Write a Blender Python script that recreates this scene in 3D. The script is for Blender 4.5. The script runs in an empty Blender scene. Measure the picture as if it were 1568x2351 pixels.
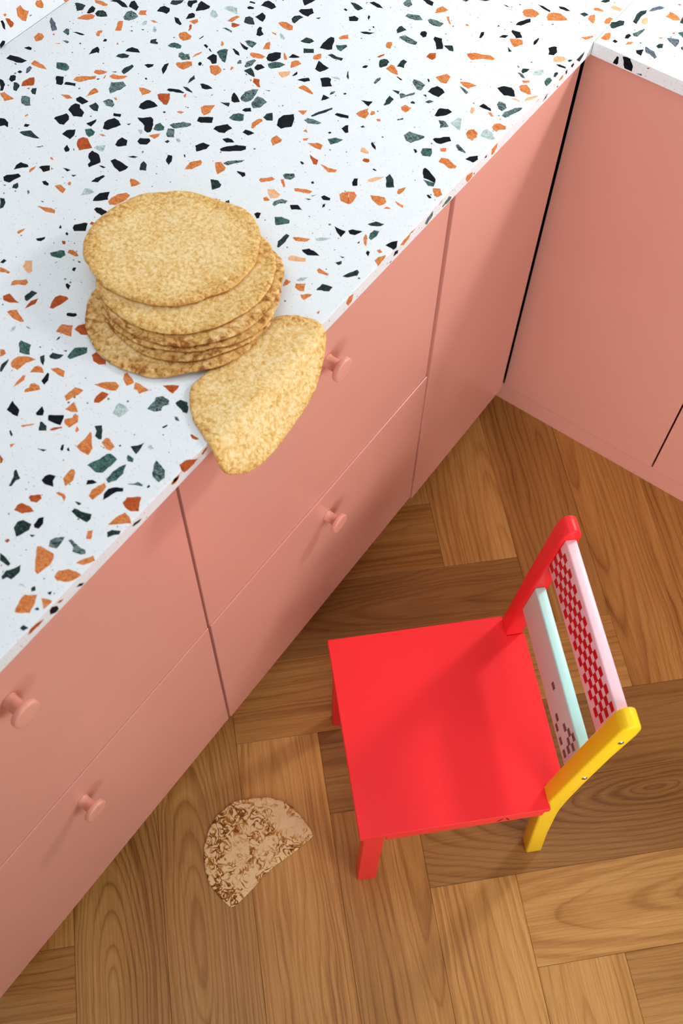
import bpy, bmesh, math, random
from mathutils import Vector, Matrix, noise as mnoise
random.seed(7)
C = bpy.context.scene.collection

# ------------------------------------------------------------------ camera
def camera_axes(az, el, roll):
    d = Vector((math.cos(el)*math.cos(az), math.cos(el)*math.sin(az), math.sin(el)))
    r = d.cross(Vector((0, 0, 1))).normalized(); u = r.cross(d)
    r2 = math.cos(roll)*r + math.sin(roll)*u
    u2 = -math.sin(roll)*r + math.cos(roll)*u
    return r2, u2, -d
cam_data = bpy.data.cameras.new('camera'); cam = bpy.data.objects.new('camera', cam_data); C.objects.link(cam)
r_, u_, b_ = camera_axes(2.1698, -1.0444, 0.0347)
cam.matrix_world = Matrix(((r_.x, u_.x, b_.x, 0.50256), (r_.y, u_.y, b_.y, -1.35846), (r_.z, u_.z, b_.z, 1.91628), (0, 0, 0, 1)))
cam_data.sensor_fit = 'HORIZONTAL'; cam_data.sensor_width = 36.0; cam_data.lens = 36.0*2418.3/1568.0
cam_data.clip_start = 0.05
cam_data.dof.use_dof = True; cam_data.dof.focus_distance = 1.62; cam_data.dof.aperture_fstop = 9.0
bpy.context.scene.camera = cam

# ------------------------------------------------------------------ world, lights, exposure
world = bpy.data.worlds.new('world'); bpy.context.scene.world = world; world.use_nodes = True
bg = world.node_tree.nodes['Background']; bg.inputs[0].default_value = (0.93, 0.97, 1.0, 1); bg.inputs[1].default_value = 0.26

def lamp(name, kind, loc, energy, color, size, target=None, size_y=None):
    d = bpy.data.lights.new(name, kind); d.energy = energy; d.color = color
    if kind == 'AREA':
        d.shape = 'RECTANGLE' if size_y else 'DISK'; d.size = size
        if size_y: d.size_y = size_y
    else:
        d.shadow_soft_size = size
    o = bpy.data.objects.new(name, d); C.objects.link(o); o.location = loc
    if target: o.rotation_euler = (Vector(target)-Vector(loc)).to_track_quat('-Z', 'Y').to_euler()
    return o
lamp('key_lamp', 'POINT', (0.62, 0.50, 1.55), 35.0, (1.0, 0.98, 0.96), 0.09)
lamp('overhead_fill', 'AREA', (-0.25, -1.25, 2.75), 11.5, (0.95, 0.98, 1.0), 1.4, (-0.25, -1.25, 0.0), 1.4)  # unseen overhead fill, added to brighten the worktop
lamp('side_fill', 'AREA', (1.38, -1.12, 1.32), 7.6, (1.0, 0.985, 0.97), 0.55, (0.05, -0.75, 0.45), 0.55)  # unseen fill panel, added to light the cabinet fronts from the right
room = lamp('room_fill', 'AREA', (2.05, -2.4, 0.95), 7.2, (1.0, 0.97, 0.94), 1.0, (0.75, 0.0, 0.35), 1.0); room.data.spread = math.radians(75)  # unseen low fill, added and narrowed to brighten the right run

vs = bpy.context.scene.view_settings
bpy.context.scene.display_settings.display_device = 'sRGB'
vs.view_transform = 'Standard'; vs.look = 'None'; vs.exposure = 0.0; vs.gamma = 1.0; vs.use_curve_mapping = False
# ------------------------------------------------------------------ materials
class NT:
    """small helper to wire shader nodes"""
    def __init__(s, name):
        s.m = bpy.data.materials.new(name); s.m.use_nodes = True; s.t = s.m.node_tree
        s.b = s.t.nodes['Principled BSDF']; s.out = s.t.nodes['Material Output']
    def n(s, kind, **kw):
        o = s.t.nodes.new(kind)
        for k, v in kw.items(): setattr(o, k, v)
        return o
    def l(s, a, b): s.t.links.new(a, b)
    def put(s, sock, v):
        if hasattr(v, 'is_output') or isinstance(v, bpy.types.NodeSocket): s.l(v, sock)
        else: sock.default_value = v
    def math(s, op, a, b=0.0, c=None):
        o = s.n('ShaderNodeMath', operation=op); s.put(o.inputs[0], a); s.put(o.inputs[1], b)
        if c is not None: s.put(o.inputs[2], c)
        return o.outputs[0]
    def vmath(s, op, a, b):
        o = s.n('ShaderNodeVectorMath', operation=op); s.put(o.inputs[0], a); s.put(o.inputs[1], b); return o.outputs[0]
    def noise(s, vec, scale, detail=2.0, rough=0.5, dist=0.0):
        o = s.n('ShaderNodeTexNoise'); s.put(o.inputs['Vector'], vec); o.inputs['Scale'].default_value = scale
        o.inputs['Detail'].default_value = detail; o.inputs['Roughness'].default_value = rough; o.inputs['Distortion'].default_value = dist
        return o.outputs['Fac']
    def ramp(s, fac, stops, interp='LINEAR'):
        o = s.n('ShaderNodeValToRGB'); e = o.color_ramp.elements; o.color_ramp.interpolation = interp
        while len(e) < len(stops): e.new(0.5)
        for i, (p, c) in enumerate(stops):
            e[i].position = p; e[i].color = (c[0], c[1], c[2], 1) if not isinstance(c, float) else (c, c, c, 1)
        s.l(fac, o.inputs[0]); return o.outputs[0]
    def mix(s, fac, a, b, mode='MIX'):
        o = s.n('ShaderNodeMix', data_type='RGBA', blend_type=mode)
        s.put(o.inputs[0], fac)
        for sock, v in ((o.inputs[6], a), (o.inputs[7], b)):
            if isinstance(v, tuple): sock.default_value = (v[0], v[1], v[2], 1)
            else: s.l(v, sock)
        return o.outputs[2]
    def sep(s, v):
        o = s.n('ShaderNodeSeparateXYZ'); s.l(v, o.inputs[0]); return o.outputs
    def comb(s, x, y, z):
        o = s.n('ShaderNodeCombineXYZ')
        for i, v in enumerate((x, y, z)): s.put(o.inputs[i], v)
        return o.outputs[0]
    def coord(s): return s.n('ShaderNodeTexCoord').outputs['Object']
    def bump(s, h, strength=0.2, dist=0.001):
        o = s.n('ShaderNodeBump'); o.inputs['Strength'].default_value = strength; o.inputs['Distance'].default_value = dist
        s.l(h, o.inputs['Height']); s.l(o.outputs[0], s.b.inputs['Normal'])
    def col(s, c):
        if isinstance(c, tuple): s.b.inputs['Base Color'].default_value = (c[0], c[1], c[2], 1)
        else: s.l(c, s.b.inputs['Base Color'])
    def surf(s, rough=0.5, spec=0.5, coat=0.0, coat_rough=0.1):
        s.b.inputs['Roughness'].default_value = rough; s.b.inputs['Specular IOR Level'].default_value = spec
        s.b.inputs['Coat Weight'].default_value = coat; s.b.inputs['Coat Roughness'].default_value = coat_rough
        return s.m

def paint(name, c, rough=0.4, spec=0.5, grain=0.0, coat=0.0):
    n = NT(name); p = n.coord()
    f = n.noise(p, 9.0, 3.0)
    n.col(n.mix(f, tuple(x*0.965 for x in c), tuple(min(1.0, x*1.03) for x in c)))
    if grain: n.bump(n.noise(p, 900.0, 2.0), grain, 0.0003)
    return n.surf(rough, spec, coat, 0.25)

M = {}
M['pink'] = paint('salmon_lacquer', (0.745, 0.345, 0.275), 0.28, 0.5, 0.10)
M['pink_knob'] = paint('salmon_knob_lacquer', (0.78, 0.36, 0.27), 0.36, 0.5)
M['pink_side'] = paint('salmon_edge', (0.60, 0.212, 0.155), 0.40, 0.4)
M['dark'] = paint('dark_carcass', (0.012, 0.009, 0.008), 0.7, 0.2)
M['wall'] = paint('white_wall_paint', (0.80, 0.80, 0.79), 0.85, 0.2, 0.3)
M['red'] = paint('red_lacquer', (0.90, 0.028, 0.034), 0.36, 0.22)
M['yellow'] = paint('yellow_lacquer', (0.98, 0.62, 0.012), 0.32, 0.3)
M['slat_pink'] = paint('pale_pink_lacquer', (0.90, 0.58, 0.66), 0.34, 0.5)
M['slat_aqua'] = paint('pale_aqua_lacquer', (0.50, 0.86, 0.83), 0.34, 0.5)
M['slat_front_shaded'] = paint('pale_front_with_shade_and_red_bounce', (0.66, 0.58, 0.56), 0.45, 0.3)  # darkening and warm tint stand for shade and bounce from the seat
M['print_red'] = paint('red_print', (0.55, 0.0, 0.006), 0.4, 0.4)
M['print_grey'] = paint('grey_print', (0.105, 0.10, 0.085), 0.4, 0.4)
M['black'] = paint('black_mark', (0.012, 0.008, 0.008), 0.5, 0.3)
def metal(name, c, rough):
    n = NT(name); n.col(c); n.b.inputs['Metallic'].default_value = 1.0
    n.bump(n.noise(n.coord(), 1500.0), 0.1, 0.0002); return n.surf(rough)
M['steel'] = metal('screw_steel', (0.55, 0.53, 0.50), 0.28)

def terrazzo():
    n = NT('white_terrazzo'); p = n.coord()
    base = n.mix(n.noise(p, 60.0, 4.0), (0.80, 0.845, 0.885), (0.85, 0.89, 0.92))
    for sc, th, c, seed in ((95.0, 0.16, (0.03, 0.035, 0.05), 3.1), (150.0, 0.17, (0.10, 0.11, 0.13), 11.7), (120.0, 0.12, (0.55, 0.12, 0.08), 23.9), (420.0, 0.24, (0.32, 0.33, 0.36), 41.0)):
        v = n.n('ShaderNodeTexVoronoi'); v.inputs['Scale'].default_value = sc
        n.l(n.vmath('ADD', p, (seed, seed*0.7, seed*1.3)), v.inputs['Vector'])
        r = n.sep(v.outputs['Color'])
        keep = n.math('GREATER_THAN', r[0], 0.80 if sc < 200 else 0.55)
        rad = n.math('MULTIPLY', r[1], th)
        hit = n.math('LESS_THAN', v.outputs['Distance'], rad)
        base = n.mix(n.math('MULTIPLY', n.math('MULTIPLY', hit, keep), 0.85), base, c)
    n.col(base); return n.surf(0.24, 0.22)
M['terrazzo'] = terrazzo()

def chip(name, a, b, vein, vscale, amount, soft=(0.40, 0.60)):
    """stone chip: two tones in soft patches plus thin veins"""
    n = NT(name); p = n.coord()
    f = n.noise(n.vmath('MULTIPLY', p, (1.0, 1.6, 1.0)), 130.0, 5.0, 0.65, 1.5)
    base = n.ramp(f, [(soft[0], a), (soft[1], b)])
    g = n.noise(n.vmath('MULTIPLY', p, (1.0, 2.2, 1.0)), vscale, 5.0, 0.7, 2.0)
    v = n.ramp(g, [(0.53, 0.0), (0.63, 1.0)])
    n.col(n.mix(n.math('MULTIPLY', v, amount), base, vein)); return n.surf(0.45, 0.05)
CH = {
 'k': chip('black_stone', (0.004, 0.005, 0.008), (0.009, 0.011, 0.015), (0.035, 0.040, 0.048), 200.0, 0.30),
 'd': chip('dark_green_stone', (0.005, 0.012, 0.014), (0.028, 0.055, 0.052), (0.13, 0.20, 0.19), 180.0, 0.40),
 'g': chip('green_stone', (0.012, 0.046, 0.043), (0.075, 0.165, 0.145), (0.24, 0.35, 0.32), 180.0, 0.40),
 'm': chip('marbled_green_stone', (0.012, 0.025, 0.028), (0.12, 0.20, 0.19), (0.48, 0.60, 0.58), 160.0, 0.60, (0.42, 0.56)),
 'l': chip('pale_green_stone', (0.28, 0.40, 0.39), (0.56, 0.67, 0.67), (0.78, 0.82, 0.82), 170.0, 0.60),
 's': chip('slate_stone', (0.035, 0.05, 0.075), (0.14, 0.18, 0.22), (0.36, 0.42, 0.47), 180.0, 0.45),
 'o': chip('orange_stone', (0.63, 0.155, 0.045), (0.76, 0.26, 0.095), (0.84, 0.40, 0.19), 130.0, 0.40),
 'O': chip('ochre_orange_stone', (0.54, 0.135, 0.030), (0.74, 0.265, 0.085), (0.84, 0.42, 0.19), 110.0, 0.45),
 't': chip('terracotta_stone', (0.36, 0.060, 0.012), (0.53, 0.110, 0.028), (0.64, 0.20, 0.075), 130.0, 0.30),
 'p': chip('peach_stone', (0.78, 0.36, 0.17), (0.88, 0.52, 0.30), (0.92, 0.66, 0.48), 140.0, 0.40),
}

def oak(name='oiled_oak', eye=None):
    n = NT(name); p = n.coord(); oi = n.n('ShaderNodeObjectInfo'); rnd = oi.outputs['Random']
    r1 = n.math('FRACT', n.math('MULTIPLY', rnd, 17.31)); r2 = n.math('FRACT', n.math('MULTIPLY', rnd, 41.77)); r3 = n.math('FRACT', n.math('MULTIPLY', rnd, 73.13))
    off = n.comb(n.math('MULTIPLY', rnd, 31.0), n.math('MULTIPLY', r1, 17.0), n.math('MULTIPLY', r2, 11.0))
    q = n.vmath('ADD', p, off)
    wob = n.math('SUBTRACT', n.noise(n.vmath('MULTIPLY', q, (2.2, 11.0, 6.0)), 1.0, 3.0, 0.55), 0.5)
    wob2 = n.math('SUBTRACT', n.noise(n.vmath('MULTIPLY', q, (9.0, 45.0, 20.0)), 1.0, 3.0, 0.6), 0.5)
    s = n.sep(p)
    yy = n.math('ADD', n.math('ADD', s[1], n.math('MULTIPLY', n.math('SUBTRACT', r1, 0.5), 0.16)), n.math('ADD', n.math('MULTIPLY', wob, 0.055), n.math('MULTIPLY', wob2, 0.006)))
    zz = n.math('ADD', n.math('MULTIPLY', n.math('ADD', n.math('MULTIPLY', n.math('SUBTRACT', r2, 0.5), 0.22), 0.02), s[0]), n.math('MULTIPLY', n.math('SUBTRACT', r3, 0.4), 0.09))
    if eye:      # a plain-sawn plank whose grain closes in an oval eye
        yy = n.math('ADD', n.math('SUBTRACT', s[1], eye[1]), n.math('ADD', n.math('MULTIPLY', wob, 0.030), n.math('MULTIPLY', wob2, 0.006)))
        zz = n.math('MULTIPLY', n.math('SUBTRACT', s[0], eye[0]), eye[2])
    rr = n.math('SQRT', n.math('ADD', n.math('MULTIPLY', yy, yy), n.math('ADD', n.math('MULTIPLY', zz, zz), 0.00002 if eye else 0.00012)))
    ph = n.math('MULTIPLY', n.math('ADD', rr, n.math('MULTIPLY', wob2, 0.004)), 120.0 if eye else 82.0)
    ph = n.math('ADD', ph, n.math('MULTIPLY', n.noise(n.comb(n.math('MULTIPLY', rr, 55.0), n.math('MULTIPLY', rnd, 57.0), 0.0), 1.0, 2.0), 3.2))
    ring = n.math('FRACT', ph)
    ringc = n.ramp(ring, [(0.0, 1.0), (0.12, 0.25), (0.45, 0.0), (0.80, 0.35), (1.0, 1.0)])
    fib = n.noise(n.vmath('MULTIPLY', q, (7.0, 420.0, 60.0)), 1.0, 3.0, 0.6)
    fib2 = n.noise(n.vmath('MULTIPLY', q, (28.0, 1300.0, 200.0)), 1.0, 2.0, 0.6)
    tone = n.noise(n.vmath('MULTIPLY', q, (1.6, 9.0, 4.0)), 1.0, 2.0)
    d = n.math('ADD', n.math('MULTIPLY', ringc, n.math('ADD', n.math('MULTIPLY', tone, 0.7), 0.16 if eye else 0.02)), n.math('ADD', n.math('MULTIPLY', n.math('SUBTRACT', fib, 0.5), 0.75), n.math('ADD', n.math('MULTIPLY', n.math('SUBTRACT', fib2, 0.5), 0.40), n.math('MULTIPLY', n.math('SUBTRACT', tone, 0.5), 0.7))))
    c = n.ramp(n.math('ADD', n.math('MULTIPLY', d, 0.8), 0.27), [(0.0, (0.60, 0.335, 0.103)), (0.35, (0.43, 0.20, 0.048)), (0.7, (0.265, 0.105, 0.020)), (1.0, (0.14, 0.045, 0.006))])
    c = n.mix(1.0, c, oi.outputs['Color'], 'MULTIPLY')
    n.col(c); n.bump(fib2, 0.12, 0.0006); return n.surf(0.42, 0.38)
M['oak'] = oak()
M['joint'] = paint('floor_joint_dark', (0.03, 0.016, 0.008), 0.9, 0.1)

def crepe(name, cream, gold, brown, scale, lo, hi, ring=0.0):
    """fried batter: pale batter showing through a golden net, browner towards the rim (attribute rim)"""
    n = NT(name); p = n.coord()
    at = n.n('ShaderNodeAttribute', attribute_name='rim')
    q = n.vmath('ADD', p, n.vmath('MULTIPLY', n.n('ShaderNodeTexNoise').outputs['Color'], (0, 0, 0)))
    nz = n.noise(p, scale, 3.0, 0.6, 0.6)
    big = n.noise(p, scale*(0.42 if ring else 0.14), 3.0, 0.6)
    f = n.math('ADD', nz, n.math('MULTIPLY', n.math('SUBTRACT', big, 0.5), 0.32))
    f = n.math('ADD', f, n.math('MULTIPLY', at.outputs['Fac'], 0.14))
    if ring:
        w = n.math('ABSOLUTE', n.math('SUBTRACT', n.noise(p, scale, 2.5, 0.55, 1.4), 0.5))
        ridge = n.ramp(w, [(0.0, 1.0), (0.035, 0.75), (0.085, 0.0)])
        patch = n.ramp(big, [(0.43, 1.0), (0.58, 0.18)])
        f = n.math('ADD', n.math('MULTIPLY', n.math('SUBTRACT', nz, 0.5), 0.35), n.math('MULTIPLY', ridge, n.math('MULTIPLY', patch, ring)))
        f = n.math('ADD', f, n.math('MULTIPLY', n.math('POWER', at.outputs['Fac'], 3.0), 0.10))
    c = n.ramp(f, [(lo, cream), ((lo+hi)/2, gold), (hi, brown)])
    pits = n.n('ShaderNodeTexVoronoi'); pits.inputs['Scale'].default_value = 130.0; n.l(p, pits.inputs['Vector'])
    pc = n.sep(pits.outputs['Color'])
    pit = n.math('MULTIPLY', n.math('LESS_THAN', pits.outputs['Distance'], 0.085), n.math('GREATER_THAN', pc[0], 0.55))
    c = n.mix(n.math('MULTIPLY', pit, 0.55), c, tuple(x*0.55 for x in gold))
    n.col(c)
    h = n.math('SUBTRACT', n.math('MULTIPLY', n.noise(p, scale*0.9, 4.0, 0.65), 1.0), n.math('MULTIPLY', pit, 0.4))
    n.bump(h, 0.16, 0.0014); n.b.inputs['Subsurface Weight'].default_value = 0.05; n.b.inputs['Subsurface Radius'].default_value = (0.006, 0.003, 0.001); return n.surf(0.6, 0.25)
M['crepe'] = crepe('golden_pancake', (0.90, 0.71, 0.39), (0.78, 0.49, 0.16), (0.50, 0.20, 0.035), 200.0, 0.36, 0.80)
M['crepe_edge'] = crepe('browned_pancake', (0.88, 0.67, 0.35), (0.71, 0.40, 0.12), (0.30, 0.095, 0.013), 140.0, 0.38, 0.78)
M['crepe_spotted'] = crepe('spotted_pancake', (0.84, 0.63, 0.34), (0.50, 0.22, 0.035), (0.13, 0.040, 0.004), 62.0, 0.10, 0.92, 0.95)
# ------------------------------------------------------------------ helpers
def link(name, bm, mat, parent=None, smooth=False, loc=None, rot=None):
    me = bpy.data.meshes.new(name); bm.normal_update(); bm.to_mesh(me); bm.free()
    if smooth:
        for p in me.polygons: p.use_smooth = True
    for m_ in (mat if isinstance(mat, (list, tuple)) else [mat]): me.materials.append(m_)
    o = bpy.data.objects.new(name, me); C.objects.link(o)
    if parent: o.parent = parent
    if loc: o.location = loc
    if rot: o.rotation_euler = rot
    return o
def empty(name, loc=(0, 0, 0), rz=0.0):
    o = bpy.data.objects.new(name, None); C.objects.link(o); o.location = loc; o.rotation_euler = (0, 0, rz); o.empty_display_size = 0.05
    return o
def tag(o, label=None, cat=None, group=None, kind=None):
    if label: o['label'] = label
    if cat: o['category'] = cat
    if group: o['group'] = group
    if kind: o['kind'] = kind
    return o
def box(x0, x1, y0, y1, z0, z1, bev=0.0, seg=2):
    bm = bmesh.new()
    v = [bm.verts.new((x, y, z)) for x in (x0, x1) for y in (y0, y1) for z in (z0, z1)]
    for f in ((0, 1, 3, 2), (4, 6, 7, 5), (0, 4, 5, 1), (2, 3, 7, 6), (0, 2, 6, 4), (1, 5, 7, 3)): bm.faces.new([v[i] for i in f])
    bmesh.ops.recalc_face_normals(bm, faces=bm.faces)
    if bev: bmesh.ops.bevel(bm, geom=list(bm.edges), offset=bev, segments=seg, profile=0.5, affect='EDGES')
    return bm
def prism(poly, lo, hi, fmap, bev=0.0, seg=2):
    """extrude a 2-D outline between lo and hi; fmap(u, v, w) -> xyz"""
    bm = bmesh.new()
    a = [bm.verts.new(fmap(u, v, lo)) for u, v in poly]; b = [bm.verts.new(fmap(u, v, hi)) for u, v in poly]
    n = len(poly); bm.faces.new(a); bm.faces.new(list(reversed(b)))
    for i in range(n): bm.faces.new((a[i], b[i], b[(i+1) % n], a[(i+1) % n]))
    bmesh.ops.recalc_face_normals(bm, faces=bm.faces)
    if bev: bmesh.ops.bevel(bm, geom=list(bm.edges), offset=bev, segments=seg, profile=0.5, affect='EDGES', clamp_overlap=True)
    return bm
def lathe_x(profile, n=40):
    """profile: list of (x, r) turned about the x axis"""
    bm = bmesh.new(); rings = []
    for x, r in profile:
        rings.append([bm.verts.new((x, r*math.cos(2*math.pi*i/n), r*math.sin(2*math.pi*i/n))) for i in range(n)])
    for a, b in zip(rings, rings[1:]):
        for i in range(n): bm.faces.new((a[i], a[(i+1) % n], b[(i+1) % n], b[i]))
    bm.faces.new(rings[0]); bm.faces.new(rings[-1])
    bmesh.ops.recalc_face_normals(bm, faces=bm.faces)
    return bm
def shade_auto(o, ang=40):
    me = o.data; me.polygons.foreach_set('use_smooth', [True]*len(me.polygons))
    bm = bmesh.new(); bm.from_mesh(me)
    for e in bm.edges:
        if len(e.link_faces) == 2 and e.calc_face_angle() > math.radians(ang): e.smooth = False
    bm.to_mesh(me); bm.free()

H = 0.918          # worktop height
TH = 0.0224        # worktop thickness
FX = -0.011        # front plane of the left run
FY = 0.011         # front plane of the right run
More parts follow.
